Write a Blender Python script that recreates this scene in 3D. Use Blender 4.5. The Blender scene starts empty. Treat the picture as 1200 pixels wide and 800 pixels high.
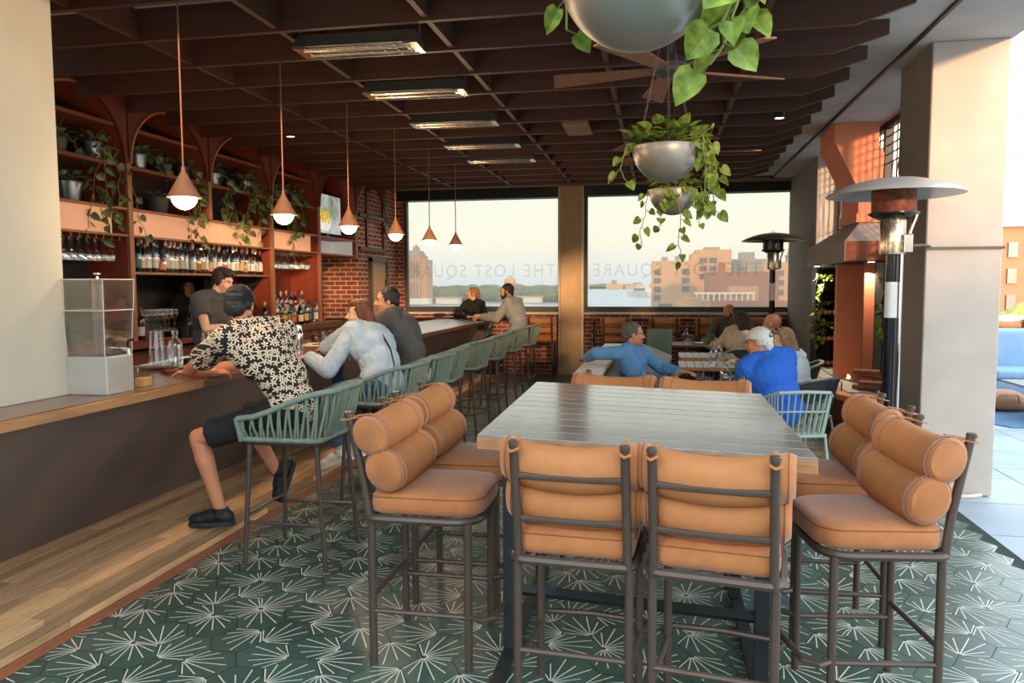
import bpy, bmesh, math, random
from math import pi, sin, cos, radians as R_
from mathutils import Vector as V, Matrix as M4, Euler
random.seed(7)
S = bpy.context.scene
COL = S.collection
# ------------------------------------------------------------------ camera
F_PX, YAW, PIT, ROL, EYE = 892.6, R_(10.953), R_(4.253), R_(-0.229), 1.65
_f = V((-sin(YAW)*cos(PIT), cos(YAW)*cos(PIT), -sin(PIT)))
_r = V((cos(YAW), sin(YAW), 0)); _u = _r.cross(_f)
_r2 = cos(ROL)*_r + sin(ROL)*_u; _u2 = -sin(ROL)*_r + cos(ROL)*_u
cd = bpy.data.cameras.new('camera'); cam = bpy.data.objects.new('camera', cd); COL.objects.link(cam)
cam.matrix_world = M4(((_r2.x, _u2.x, -_f.x, 0), (_r2.y, _u2.y, -_f.y, 0), (_r2.z, _u2.z, -_f.z, EYE), (0, 0, 0, 1)))
cd.sensor_width = 36; cd.lens = F_PX/1200*36; cd.clip_end = 6000; cd.clip_start = .05
S.camera = cam
# ------------------------------------------------------------------ light, sky, exposure
S.view_settings.view_transform = 'Standard'; S.view_settings.look = 'None'
S.view_settings.gamma = 1.0; S.view_settings.use_curve_mapping = False
S.view_settings.exposure = 1.15
w = bpy.data.worlds.new('sky'); S.world = w; w.use_nodes = True
nt = w.node_tree; nt.nodes.clear()
tc = nt.nodes.new('ShaderNodeTexCoord'); sx = nt.nodes.new('ShaderNodeSeparateXYZ'); rp = nt.nodes.new('ShaderNodeValToRGB')
bg = nt.nodes.new('ShaderNodeBackground'); wo = nt.nodes.new('ShaderNodeOutputWorld')
nt.links.new(tc.outputs['Generated'], sx.inputs[0]); nt.links.new(sx.outputs['Z'], rp.inputs[0])
nt.links.new(rp.outputs[0], bg.inputs[0]); nt.links.new(bg.outputs[0], wo.inputs[0])
cr = rp.color_ramp
def _e(p, c):
    e = cr.elements.new(p); e.color = (*c, 1)
cr.elements[0].position = 0; cr.elements[0].color = (.55, .60, .68, 1)
cr.elements[1].position = 1; cr.elements[1].color = (.62, .85, 1.15, 1)
_e(.022, (.68, .69, .70)); _e(.055, (.84, .80, .70)); _e(.095, (.84, .86, .78)); _e(.14, (.92, .95, .90)); _e(.24, (.97, 1.0, .98)); _e(.5, (.75, .92, 1.1))
bg.inputs[1].default_value = 1.75
sun = bpy.data.lights.new('sun', 'SUN'); sun.energy = 2.4; sun.color = (1, .62, .34); sun.angle = R_(3.5)
so = bpy.data.objects.new('sun', sun); COL.objects.link(so)
so.rotation_euler = V((-.40, .915, -.14)).to_track_quat('-Z', 'Y').to_euler()

# ------------------------------------------------------------------ materials
def lin(c):
    if isinstance(c, str):
        c = [int(c[i:i+2], 16)/255 for i in (0, 2, 4)]
    return tuple((x/12.92 if x <= .04045 else ((x+.055)/1.055)**2.4) for x in c)
MATS = {}
def nd(nt, t, **k):
    n = nt.nodes.new(t)
    for a, b in k.items(): setattr(n, a, b)
    return n
def mat(name, c, rough=.6, metal=0, var=.12, scale=6, bump=0, bscale=60, spec=.5, stretch=None, island=0, emit=0, trans=0, coat=0, ior=1.45, sheen=0, c2=None):
    if name in MATS: return MATS[name]
    m = bpy.data.materials.new(name); m.use_nodes = True; MATS[name] = m
    n = m.node_tree; p = n.nodes['Principled BSDF']; L = n.links.new
    c = lin(c)
    p.inputs['Roughness'].default_value = rough; p.inputs['Metallic'].default_value = metal
    p.inputs['Specular IOR Level'].default_value = spec
    if coat: p.inputs['Coat Weight'].default_value = coat; p.inputs['Coat Roughness'].default_value = .15
    if trans: p.inputs['Transmission Weight'].default_value = trans; p.inputs['IOR'].default_value = ior
    if sheen: p.inputs['Sheen Weight'].default_value = sheen
    t = nd(n, 'ShaderNodeTexCoord'); mp = nd(n, 'ShaderNodeMapping')
    L(t.outputs['Object'], mp.inputs[0])
    if stretch: mp.inputs['Scale'].default_value = stretch
    no = nd(n, 'ShaderNodeTexNoise'); no.inputs['Scale'].default_value = scale; no.inputs['Detail'].default_value = 5
    L(mp.outputs[0], no.inputs[0])
    mx = nd(n, 'ShaderNodeMix', data_type='RGBA')
    d = lin(c2) if c2 else tuple(min(1, x*(1+var)) for x in c)
    a = c if c2 else tuple(x*(1-var) for x in c)
    mx.inputs[6].default_value = (*a, 1); mx.inputs[7].default_value = (*d, 1)
    rr = nd(n, 'ShaderNodeMapRange'); rr.inputs[1].default_value = .3; rr.inputs[2].default_value = .7
    L(no.outputs[0], rr.inputs[0]); L(rr.outputs[0], mx.inputs[0])
    out = mx.outputs[2]
    if island:
        g = nd(n, 'ShaderNodeNewGeometry'); hs = nd(n, 'ShaderNodeHueSaturation')
        mr = nd(n, 'ShaderNodeMapRange'); mr.inputs[3].default_value = 1-island; mr.inputs[4].default_value = 1+island
        L(g.outputs['Random Per Island'], mr.inputs[0]); L(mr.outputs[0], hs.inputs['Value']); L(out, hs.inputs['Color']); out = hs.outputs[0]
    L(out, p.inputs['Base Color'])
    if emit:
        L(out, p.inputs['Emission Color']); p.inputs['Emission Strength'].default_value = emit
    if bump:
        b = nd(n, 'ShaderNodeTexNoise'); b.inputs['Scale'].default_value = bscale; b.inputs['Detail'].default_value = 3
        L(mp.outputs[0], b.inputs[0]); bp = nd(n, 'ShaderNodeBump'); bp.inputs['Strength'].default_value = bump; bp.inputs['Distance'].default_value = .01
        L(b.outputs[0], bp.inputs['Height']); L(bp.outputs[0], p.inputs['Normal'])
    return m
def brick_mat(name, axis, c1, c2, mortar, w=.2, h=.075):
    m = bpy.data.materials.new(name); m.use_nodes = True
    n = m.node_tree; p = n.nodes['Principled BSDF']; L = n.links.new
    t = nd(n, 'ShaderNodeTexCoord'); s = nd(n, 'ShaderNodeSeparateXYZ'); cb = nd(n, 'ShaderNodeCombineXYZ')
    L(t.outputs['Object'], s.inputs[0]); ad = nd(n, 'ShaderNodeMath', operation='ADD'); L(s.outputs['X'], ad.inputs[0]); L(s.outputs['Y'], ad.inputs[1]); L(ad.outputs[0], cb.inputs[0]); L(s.outputs['Z'], cb.inputs[1])
    b = nd(n, 'ShaderNodeTexBrick'); L(cb.outputs[0], b.inputs[0])
    b.inputs['Color1'].default_value = (*lin(c1), 1); b.inputs['Color2'].default_value = (*lin(c2), 1); b.inputs['Mortar'].default_value = (*lin(mortar), 1)
    b.inputs['Scale'].default_value = 1; b.inputs['Brick Width'].default_value = w; b.inputs['Row Height'].default_value = h; b.inputs['Mortar Size'].default_value = .008
    no = nd(n, 'ShaderNodeTexNoise'); no.inputs['Scale'].default_value = 9; L(t.outputs['Object'], no.inputs[0])
    hs = nd(n, 'ShaderNodeHueSaturation'); mr = nd(n, 'ShaderNodeMapRange'); mr.inputs[3].default_value = .6; mr.inputs[4].default_value = 1.4
    L(no.outputs[0], mr.inputs[0]); L(mr.outputs[0], hs.inputs['Value']); L(b.outputs[0], hs.inputs['Color'])
    L(hs.outputs[0], p.inputs['Base Color']); p.inputs['Roughness'].default_value = .85
    bp = nd(n, 'ShaderNodeBump'); bp.inputs['Strength'].default_value = .6; bp.inputs['Distance'].default_value = .008; bp.invert = True
    L(b.outputs['Fac'], bp.inputs['Height']); L(bp.outputs[0], p.inputs['Normal'])
    return m
def glass_mat(name, c=(1, 1, 1), mixt=.75, rough=.03, gl=(1, 1, 1)):
    """thin clear ware: see-through with a glossy skin"""
    m = bpy.data.materials.new(name); m.use_nodes = True; n = m.node_tree; n.nodes.clear(); L = n.links.new
    o = nd(n, 'ShaderNodeOutputMaterial'); tr = nd(n, 'ShaderNodeBsdfTransparent'); g = nd(n, 'ShaderNodeBsdfGlossy'); mx = nd(n, 'ShaderNodeMixShader')
    tr.inputs[0].default_value = (*c, 1); g.inputs['Roughness'].default_value = rough; g.inputs[0].default_value = (*gl, 1)
    fr = nd(n, 'ShaderNodeLayerWeight'); fr.inputs[0].default_value = .35
    ma = nd(n, 'ShaderNodeMath', operation='MULTIPLY_ADD'); ma.inputs[1].default_value = mixt; ma.inputs[2].default_value = .06
    L(fr.outputs['Facing'], ma.inputs[0]); L(ma.outputs[0], mx.inputs[0]); L(tr.outputs[0], mx.inputs[1]); L(g.outputs[0], mx.inputs[2]); L(mx.outputs[0], o.inputs[0])
    MATS[name] = m
    return m
# ------------------------------------------------------------------ mesh helpers
class MB:
    def __init__(s): s.b = bmesh.new()
    def _add(s, vs, fs, mi=0):
        v = [s.b.verts.new(p) for p in vs]; out = []
        for f in fs:
            try:
                q = s.b.faces.new([v[i] for i in f]); q.material_index = mi; out.append(q)
            except ValueError: pass
        return v
    def box(s, x0, x1, y0, y1, z0, z1, mi=0, T=None):
        vs = [V((x, y, z)) for x in (x0, x1) for y in (y0, y1) for z in (z0, z1)]
        if T: vs = [T @ p for p in vs]
        s._add(vs, [(0, 1, 3, 2), (4, 6, 7, 5), (0, 4, 5, 1), (2, 3, 7, 6), (0, 2, 6, 4), (1, 5, 7, 3)], mi); return s
    def prism(s, poly, z0, z1, mi=0, T=None):
        """poly: xy outline, extruded in z"""
        n = len(poly); vs = [V((x, y, z)) for z in (z0, z1) for x, y in poly]
        if T: vs = [T @ p for p in vs]
        s._add(vs, [tuple(range(n-1, -1, -1)), tuple(range(n, 2*n))] + [(i, (i+1) % n, n+(i+1) % n, n+i) for i in range(n)], mi); return s
    def hull8(s, lo, hi, mi=0):
        """two quads (each 4 points) joined"""
        s._add([V(p) for p in lo]+[V(p) for p in hi], [(3, 2, 1, 0), (4, 5, 6, 7)]+[(i, (i+1) % 4, 4+(i+1) % 4, 4+i) for i in range(4)], mi); return s
    def tube(s, pts, r, n=8, closed=False, mi=0, flat=None, up=None):
        """swept round (or flat=(a,b) elliptic) bar along points; r number or list"""
        pts = [V(p) for p in pts]; N = len(pts)
        rs = r if isinstance(r, (list, tuple)) else [r]*N
        rings = []; prev = None
        for i, p in enumerate(pts):
            a = pts[(i-1) % N] if (closed or i > 0) else p; c = pts[(i+1) % N] if (closed or i < N-1) else p
            t = (c-a)
            if t.length < 1e-9: t = V((0, 0, 1))
            t.normalize()
            if prev is None:
                ref = V(up) if up else (V((0, 0, 1)) if abs(t.z) < .95 else V((0, 1, 0)))
                u = (ref - t*ref.dot(t)).normalized()
            else: u = (prev - t*prev.dot(t)).normalized()
            prev = u; w = t.cross(u)
            fa, fb = flat if flat else (1, 1)
            rings.append([p + u*(cos(2*pi*k/n)*rs[i]*fa) + w*(sin(2*pi*k/n)*rs[i]*fb) for k in range(n)])
        vs = [q for rg in rings for q in rg]; fs = []
        for i in range(N if closed else N-1):
            j = (i+1) % N
            for k in range(n): fs.append((i*n+k, i*n+(k+1) % n, j*n+(k+1) % n, j*n+k))
        if not closed: fs += [tuple(range(n-1, -1, -1)), tuple(range((N-1)*n, N*n))]
        s._add(vs, fs, mi); return s
    def lathe(s, prof, n=20, c=(0, 0, 0), mi=0, T=None, caps=True):
        """prof: (r, z) list bottom to top"""
        vs = []; c = V(c)
        for r, z in prof:
            for k in range(n): vs.append(c + V((r*cos(2*pi*k/n), r*sin(2*pi*k/n), z)))
        if T: vs = [T @ p for p in vs]
        fs = []; m = len(prof)
        for i in range(m-1):
            for k in range(n): fs.append((i*n+k, i*n+(k+1) % n, (i+1)*n+(k+1) % n, (i+1)*n+k))
        if caps:
            if prof[0][0] > 1e-4: fs.append(tuple(range(n-1, -1, -1)))
            if prof[-1][0] > 1e-4: fs.append(tuple(range((m-1)*n, m*n)))
        s._add(vs, fs, mi); return s
    def ball(s, c, r, n=14, T=None, mi=0, z0=-1, z1=1):
        """ellipsoid; r number or (rx,ry,rz); T 3x3/4x4 rotation about c"""
        if not isinstance(r, (list, tuple)): r = (r, r, r)
        c = V(c); m = max(5, n//2); vs = []; fs = []
        for i in range(m+1):
            a = -pi/2 + pi*i/m
            a = max(math.asin(z0), min(math.asin(z1), a))
            for k in range(n):
                q = V((cos(a)*cos(2*pi*k/n)*r[0], cos(a)*sin(2*pi*k/n)*r[1], sin(a)*r[2]))
                vs.append(c + (T @ q if T else q))
        for i in range(m):
            for k in range(n): fs.append((i*n+k, i*n+(k+1) % n, (i+1)*n+(k+1) % n, (i+1)*n+k))
        fs.append(tuple(range(n-1, -1, -1))); fs.append(tuple(range(m*n, (m+1)*n)))
        s._add(vs, fs, mi); return s
    def limb(s, pts, rs, n=10):
        for i in range(len(pts)-1):
            s.tube([pts[i], pts[i+1]], [rs[i], rs[i+1]], n)
        for p, r in zip(pts, rs): s.ball(p, r*.995, n)
        return s
    def leaf(s, base, d, up, L, W, mi=0, curl=.25):
        """heart-shaped leaf, thin double-curved blade"""
        base = V(base); d = V(d).normalized(); up = V(up); w = d.cross(up)
        if w.length < 1e-3: w = d.cross(V((1, 0, .3)))
        w.normalize(); up = w.cross(d)
        out = [(0, 0), (-.08, .3), (.1, .48), (.4, .46), (.7, .28), (1, 0), (.7, -.28), (.4, -.46), (.1, -.48), (-.08, -.3)]
        def P(a, b): return base + d*(a*L) + w*(b*W) + up*((abs(b)*.5 - a*a*curl)*L*.6)
        vs = [P(a, b) for a, b in out] + [P(.35, 0), P(.7, 0)]
        s._add(vs, [(0, 1, 2, 10), (10, 2, 3), (10, 3, 4, 11), (11, 4, 5), (11, 5, 6), (10, 11, 6, 7), (10, 7, 8), (0, 10, 8, 9)], mi); return s
    def xf(s, T):
        bmesh.ops.transform(s.b, matrix=T, verts=s.b.verts); return s
    def obj(s, name, m=None, parent=None, smooth=True, bevel=0, angle=40, seg=2, sub=0, remesh=0, smoothit=0, recalc=True, solid=0):
        if recalc: bmesh.ops.recalc_face_normals(s.b, faces=s.b.faces)
        me = bpy.data.meshes.new(name); s.b.to_mesh(me); s.b.free()
        ms = m if isinstance(m, (list, tuple)) else [m]
        for q in ms:
            if q: me.materials.append(MATS[q] if isinstance(q, str) else q)
        if smooth:
            me.polygons.foreach_set('use_smooth', [True]*len(me.polygons))
        o = bpy.data.objects.new(name, me); COL.objects.link(o)
        if parent: o.parent = parent
        if solid: x = o.modifiers.new('t', 'SOLIDIFY'); x.thickness = solid; x.offset = 0
        if remesh:
            x = o.modifiers.new('r', 'REMESH'); x.mode = 'VOXEL'; x.voxel_size = remesh; x.use_smooth_shade = True
            if smoothit: y = o.modifiers.new('s', 'SMOOTH'); y.iterations = smoothit; y.factor = .5
        if bevel:
            x = o.modifiers.new('b', 'BEVEL'); x.width = bevel; x.segments = seg; x.limit_method = 'ANGLE'; x.angle_limit = R_(35)
        if sub: x = o.modifiers.new('u', 'SUBSURF'); x.levels = sub; x.render_levels = sub
        if smooth and not remesh and not sub:
            me.set_sharp_from_angle(angle=R_(angle))
        return o
def thing(name, label, cat, loc=(0, 0, 0), rz=0, group=None):
    o = bpy.data.objects.new(name, None); COL.objects.link(o); o.empty_display_size = .1
    o.location = loc; o.rotation_euler = (0, 0, rz); return tag(o, label, cat, group)
def tag(o, label, cat, group=None, kind=None):
    o['label'] = label; o['category'] = cat
    if group: o['group'] = group
    if kind: o['kind'] = kind
    return o
def struct(o): o['kind'] = 'structure'; return o
def dup(root, loc, rz=None, label=None, group=None):
    r = root.copy(); COL.objects.link(r); r.location = loc
    if rz is not None: r.rotation_euler = (0, 0, rz)
    if label: r['label'] = label
    if group: r['group'] = group
    def kids(a, b):
        for ch in list(a.children):
            c = ch.copy(); COL.objects.link(c); c.parent = b; kids(ch, c)
    kids(root, r); return r
def RX(a): return M4.Rotation(a, 4, 'X')
def RY(a): return M4.Rotation(a, 4, 'Y')
def RZ(a): return M4.Rotation(a, 4, 'Z')
def TR(*a): return M4.Translation(V(a))
ORD = ['first', 'second', 'third', 'fourth', 'fifth', 'sixth', 'seventh', 'eighth', 'ninth', 'tenth', 'eleventh', 'twelfth', 'thirteenth', 'fourteenth', 'fifteenth', 'sixteenth', 'seventeenth', 'eighteenth', 'nineteenth', 'twentieth', 'twenty-first', 'twenty-second', 'twenty-third', 'twenty-fourth', 'twenty-fifth', 'twenty-sixth', 'twenty-seventh', 'twenty-eighth', 'twenty-ninth', 'thirtieth', 'thirty-first', 'thirty-second', 'thirty-third', 'thirty-fourth']
# ================================================================== SETTING
mat('plaster', 'bdb39f', .85, var=.05, scale=3, bump=.08, bscale=40)
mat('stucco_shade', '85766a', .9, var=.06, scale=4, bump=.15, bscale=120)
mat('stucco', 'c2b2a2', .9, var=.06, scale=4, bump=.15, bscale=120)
mat('concrete', 'aaa49c', .85, var=.12, scale=2.5, bump=.1, bscale=30)
mat('fin_wood', '4e2d1e', .5, var=.2, scale=3, stretch=(.4, 8, 8))
mat('frame_dark', '4a4540', .5, var=.1)
mat('black_metal', '15140f', .5, var=.1)
mat('soffit_grey', '8c8172', .8, var=.05)
mat('tan_column', 'b89a72', .7, var=.06)
mat('sill_stone', 'cdbfa8', .7)
mat('grout', '1f2c22', .9)
mat('tile_green', '3d5448', .34, var=.16, scale=2.2, bump=.04, bscale=14, island=.16, spec=.6)
mat('tile_cream', 'e0d8c4', .45, var=.06)
mat('paver', '9ba2a6', .6, var=.1, scale=2, bump=.15, bscale=50, island=.1)
mat('paver_joint', '5d6468', .9)
# ---- floor: hexagonal cement tiles, each with rays fanning from one corner (one mesh)
fb = MB(); HS = .13; rng = random.Random(3)
fb._add([(-6.5, -2.5, -.002), (2.14, -2.5, -.002), (2.14, 14.1, -.002), (-6.5, 14.1, -.002)], [(0, 1, 2, 3)], 1)
dx = 1.5*HS; dy = math.sqrt(3)*HS
for i in range(int(5.3/dx)+1):
    for j in range(int(15.5/dy)+1):
        cx = -2.9 + i*dx; cy = -.8 + j*dy + (dy/2 if i % 2 else 0)
        if cx > 2.14-HS*.55: continue
        if cx < -2.85 and cy < 12.4: continue
        a0 = rng.choice((0, 2, 4)) if rng.random() < .72 else rng.choice((1, 3, 5))
        pts = [V((cx + HS*.985*cos(pi/3*k), cy + HS*.985*sin(pi/3*k), 0)) for k in range(6)]
        if cx > 2.14-HS: pts = [V((min(p.x, 2.135), p.y, 0)) for p in pts]
        fb._add(pts, [tuple(range(6))], 0)
        if cy > 12.6 or cy < 1.6: continue
        o = V((cx + HS*.98*cos(pi/3*a0), cy + HS*.98*sin(pi/3*a0), .0006)); base = pi/3*a0 + pi
        for k in range(7):
            a = R_(-57 + 19*k); Ln = HS*(1.7 if abs(a) < .6 else 1.25)*rng.choice((.95, .95, .95, .8))
            if abs(a) > .8: Ln = HS*.98
            d = V((cos(base+a), sin(base+a), 0)); n_ = V((-d.y, d.x, 0))*.0027
            q0 = o + d*.012; q1 = o + d*Ln
            if q1.x > 2.13: continue
            fb._add([q0-n_*.8, q1-n_, q1+n_, q0+n_*.8], [(0, 1, 2, 3)], 2)
struct(fb.obj('floor', ['tile_green', 'grout', 'tile_cream'], smooth=False, recalc=False))
pb = MB(); pb._add([(2.14, -9, -.004), (14, -9, -.004), (14, 14.0, -.004), (2.14, 14.0, -.004)], [(0, 1, 2, 3)], 1)
for i in range(15):
    for j in range(29):
        x = 2.145 + i*.8; y = -9 + j*.8 + (i % 2)*.4
        if y > 13.2: continue
        pb._add([(x, y, 0), (x+.792, y, 0), (x+.792, y+.792, 0), (x, y+.792, 0)], [(0, 1, 2, 3)], 0)
struct(pb.obj('floor', ['paver', 'paver_joint'], smooth=False, recalc=False))
# ---- ceiling slab, beam reveal, soffits
struct(MB().box(-6.5, 1.86, 1.75, 14.9, 3.47, 3.75).box(1.86, 1.89, 1.75, 14.9, 3.49, 3.75).box(1.89, 2.55, 1.75, 14.9, 3.455, 3.75).obj('ceiling', 'concrete', smooth=False))
struct(MB().box(1.862, 1.888, 1.75, 13.95, 3.452, 3.489).box(.6, 1.862, 13.6, 13.63, 3.45, 3.469).obj('trim_1', 'black_metal', smooth=False))
struct(MB().box(-4.94, -.85, 12.5, 13.98, 3.42, 3.469).obj('trim_2', 'soffit_grey', smooth=False))
# ceiling fins across the room, tapered at their right ends
k = 3
for i in range(17):
    y = 2.817 + .6*i
    x0 = -4.88 if y < 12 else -4.9
    if y < 3.7: x0 = -3.15
    struct(MB().prism([(x0, 3.26), (1.18, 3.26), (1.5+.008*i, 3.37), (1.5+.008*i, 3.468), (x0, 3.468)], -.02, .02, T=TR(0, y, 0) @ RX(pi/2)).obj('trim_%d' % k, 'fin_wood', smooth=False)); k += 1
for x in (-3.41, -2.41, -1.42, -.4, .62):
    t = MB()
    for i in range(16): t.box(x-.019, x+.019, 2.84+.6*i, 2.817+.6*i+.577, 3.275, 3.462)
    struct(t.obj('trim_%d' % k, 'fin_wood', smooth=False)); k += 1
# ---- white pier on the left, stands on the end of the bar
struct(MB().box(-5.4, -3.17, .2, 3.6, 1.062, 3.47).obj('wall_left', 'plaster', smooth=False))
# ---- back wall: low brick parapet, column, header, window frames and mesh screens
brick_mat('brick_back', 'X', '96503a', '743a2b', 'd0b49a')
brick_mat('brick_side', 'Y', '94503a', '703a2b', 'cbb098')
MATS['brick_back'] = bpy.data.materials['brick_back']; MATS['brick_side'] = bpy.data.materials['brick_side']
struct(MB().box(-4.95, 2.6, 14.0, 14.25, 0, 1.10).obj('wall_back', 'brick_back', smooth=False))
struct(MB().box(-4.94, -1.78, 13.93, 14.27, 1.10, 1.14).box(-1.38, 2.6, 13.93, 14.27, 1.10, 1.14).obj('trim_%d' % k, 'sill_stone', smooth=False, bevel=.006)); k += 1
struct(MB().box(-1.78, -1.40, 13.86, 14.26, 0, 3.42).obj('wall_column', 'tan_column', smooth=False))
struct(MB().box(-1.40, -1.36, 13.88, 14.2, 0, 3.42).box(-1.82, -1.78, 13.9, 14.2, 0, 3.42).obj('trim_%d' % k, 'sill_stone', smooth=False)); k += 1
struct(MB().box(-5.2, -4.8, 14.0, 14.24, 1.101, 3.40).obj('wall_back', 'brick_back', smooth=False))
struct(MB().box(-5.2, 3.2, 14.0, 14.25, 3.40, 3.75).obj('wall_header', 'tan_column', smooth=False))
struct(MB().box(-4.9, -1.82, 13.9, 14.2, 3.24, 3.41).box(-1.36, 2.5, 13.9, 14.2, 3.25, 3.41).obj('trim_%d' % k, 'black_metal', smooth=False)); k += 1
def screen_mat(name):
    m = bpy.data.materials.new(name); m.use_nodes = True; n = m.node_tree; n.nodes.clear(); L = n.links.new; MATS[name] = m
    o = nd(n, 'ShaderNodeOutputMaterial'); tr = nd(n, 'ShaderNodeBsdfTransparent'); df = nd(n, 'ShaderNodeBsdfDiffuse'); tl = nd(n, 'ShaderNodeBsdfTranslucent')
    mx = nd(n, 'ShaderNodeMixShader'); ad = nd(n, 'ShaderNodeMixShader')
    t = nd(n, 'ShaderNodeTexCoord'); wv = nd(n, 'ShaderNodeTexWave', bands_direction='Z'); wv.inputs['Scale'].default_value = 9; wv.inputs['Distortion'].default_value = 1.5
    no = nd(n, 'ShaderNodeTexNoise'); no.inputs['Scale'].default_value = 14
    L(t.outputs['Object'], wv.inputs[0]); L(t.outputs['Object'], no.inputs[0])
    mr = nd(n, 'ShaderNodeMapRange'); mr.inputs[3].default_value = .21; mr.inputs[4].default_value = .24; L(wv.outputs['Fac'], mr.inputs[0])
    tr.inputs[0].default_value = (.66, .66, .63, 1); df.inputs[0].default_value = (.4, .39, .36, 1); tl.inputs[0].default_value = (.5, .48, .44, 1)
    ad.inputs[0].default_value = .7; L(df.outputs[0], ad.inputs[1]); L(tl.outputs[0], ad.inputs[2])
    L(mr.outputs[0], mx.inputs[0]); L(tr.outputs[0], mx.inputs[1]); L(ad.outputs[0], mx.inputs[2]); L(mx.outputs[0], o.inputs[0])
screen_mat('mesh_screen')
m = bpy.data.materials.new('screen_print'); m.use_nodes = True; n = m.node_tree; n.nodes.clear(); MATS['screen_print'] = m     # faint print woven on the mesh
o = nd(n, 'ShaderNodeOutputMaterial'); tr = nd(n, 'ShaderNodeBsdfTransparent'); tr.inputs[0].default_value = (.80, .80, .80, 1); n.links.new(tr.outputs[0], o.inputs[0])
def window(n, x0, x1, z0, z1, txt, tx, tz, th):
    r = bpy.data.objects.new('window_%d' % n, None); COL.objects.link(r); r.location = (0, 14.05, 0); struct(r)
    MB().box(x0-.06, x0, -.06, .06, z0-.12, z1+.02).box(x1, x1+.06, -.06, .06, z0-.12, z1+.02).box(x0, x1, -.06, .06, z0-.10, z0).obj('window_frame', 'frame_dark', r, smooth=False, bevel=.005)
    MB().box(x0, x1, -.002, .002, z0, z1).obj('mesh_screen', 'mesh_screen', r, smooth=False)
    c = bpy.data.curves.new('lettering', 'FONT'); c.body = txt; c.size = th; c.space_character = 1.25; c.extrude = 0.0
    tmp = bpy.data.objects.new('tmp', c); COL.objects.link(tmp)
    bpy.context.view_layer.update()
    me = bpy.data.meshes.new_from_object(tmp.evaluated_get(bpy.context.evaluated_depsgraph_get())); bpy.data.objects.remove(tmp)
    o = bpy.data.objects.new('lettering', me); COL.objects.link(o); o.parent = r; me.materials.clear(); me.materials.append(MATS['screen_print'])
    o.rotation_euler = (pi/2, 0, pi); o.location = (tx, .012, tz)      # reads from outside, so mirrored in here
    w_ = max(v.co.x for v in me.vertices); o.scale = (2.95/w_, 1, 1)
    return r
window(1, -4.74, -1.84, 1.245, 3.235, 'THE LOST SQUARE', -1.9, 1.80, .34)
window(2, -1.30, 2.46, 1.245, 3.255, 'THE LOST SQUARE', 1.75, 1.80, .34)
# ---- left wall behind the bar
struct(MB().box(-5.6, -4.95, 12.07, 14.0, 0, 3.42).box(-5.75, -5.6, 10.1, 12.07, 0, 3.42).obj('wall_side', 'brick_side', smooth=False))
mat('door_tan', 'b88d60', .6, var=.06)
d = bpy.data.objects.new('door_1', None); COL.objects.link(d); d.location = (-4.94, 12.95, 0); struct(d)
MB().box(-.02, .02, -.36, .36, 0, 2.06).obj('door_panel', 'door_tan', d, smooth=False)
MB().box(-.02, .05, -.42, -.36, 0, 2.12).box(-.02, .05, .36, .42, 0, 2.12).box(-.02, .05, -.42, .42, 2.06, 2.14).obj('door_frame', 'frame_dark', d, smooth=False)
MB().box(.02, .035, .3, .33, 1.5, 1.75).obj('door_hinge', 'black_metal', d, smooth=False)
t = MB()
for y in (12.4, 13.2): t.box(-4.95, -4.91, y, y+.07, 2.3, 3.38)
t.box(-4.95, -4.91, 12.1, 13.35, 2.24, 2.3).box(-4.95, -4.91, 12.1, 13.2, 2.8, 2.86).box(-4.95, -4.91, 12.1, 13.27, 3.38, 3.415)
struct(t.obj('trim_%d' % k, 'fin_wood', smooth=False)); k += 1
mat('grey_panel', '6d665d', .8, var=.1); mat('red_brown', '7c3219', .55, var=.15, scale=3, stretch=(6, 6, .6)); mat('dark_back', '1d1512', .8, var=.2)
# room behind the shelves
struct(MB().box(-6.5, -6.4, 3.6, 10.2, 0, 3.47).box(-6.4, -5.75, 10.1, 10.2, 0, 3.47).obj('wall_rear', 'grey_panel', smooth=False))
# ---- right side: pillars, wall between, lattice window
struct(MB().box(2.0, 2.53, 6.36, 7.13, .012, 3.455).obj('wall_pillar', 'stucco', smooth=False, bevel=.008))
struct(MB().box(1.996, 2.0, 6.37, 7.12, .012, 3.454).obj('trim_90', 'stucco_shade', smooth=False)); struct(MB().box(2.196, 2.2, 11.66, 13.99, .012, 3.454).obj('trim_91', 'stucco_shade', smooth=False))  # thin sheets on the pillars' room side, their shade put into a darker colour
struct(MB().box(1.99, 2.545, 6.345, 7.14, 1.905, 1.925).obj('trim_%d' % k, 'frame_dark', smooth=False)); k += 1
struct(MB().tube([(2.26+.36*cos(a)*(1+.05*cos(4*a)), 6.75+.46*sin(a), .016) for a in [2*pi*i/24 for i in range(24)]], .016, 8, True).obj('trim_%d' % k, 'sill_stone')); k += 1
struct(MB().box(2.2, 2.62, 11.65, 12.75, 0, 3.455).obj('wall_pillar', 'stucco', smooth=False, bevel=.008))
struct(MB().box(2.2, 2.6, 12.75, 14.0, 0, 3.455).obj('wall_corner', 'stucco', smooth=False))
mat('charcoal', '2b2a29', .75, var=.1)
struct(MB().box(2.5, 2.62, 7.13, 11.65, 0, 1.98).obj('wall_right', 'charcoal', smooth=False))
r = bpy.data.objects.new('window_3', None); COL.objects.link(r); r.location = (2.52, 9.4, 0); struct(r)
t = MB()
for y in (-2.27, -1.15, 0, 1.15, 2.2): t.box(-.035, .035, y-.035, y+.035, 1.98, 3.45)
t.box(-.035, .035, -2.27, 2.2, 1.98, 2.06).box(-.035, .035, -2.27, 2.2, 3.39, 3.455)
t.obj('window_frame', 'black_metal', r, smooth=False)
t = MB()
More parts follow.
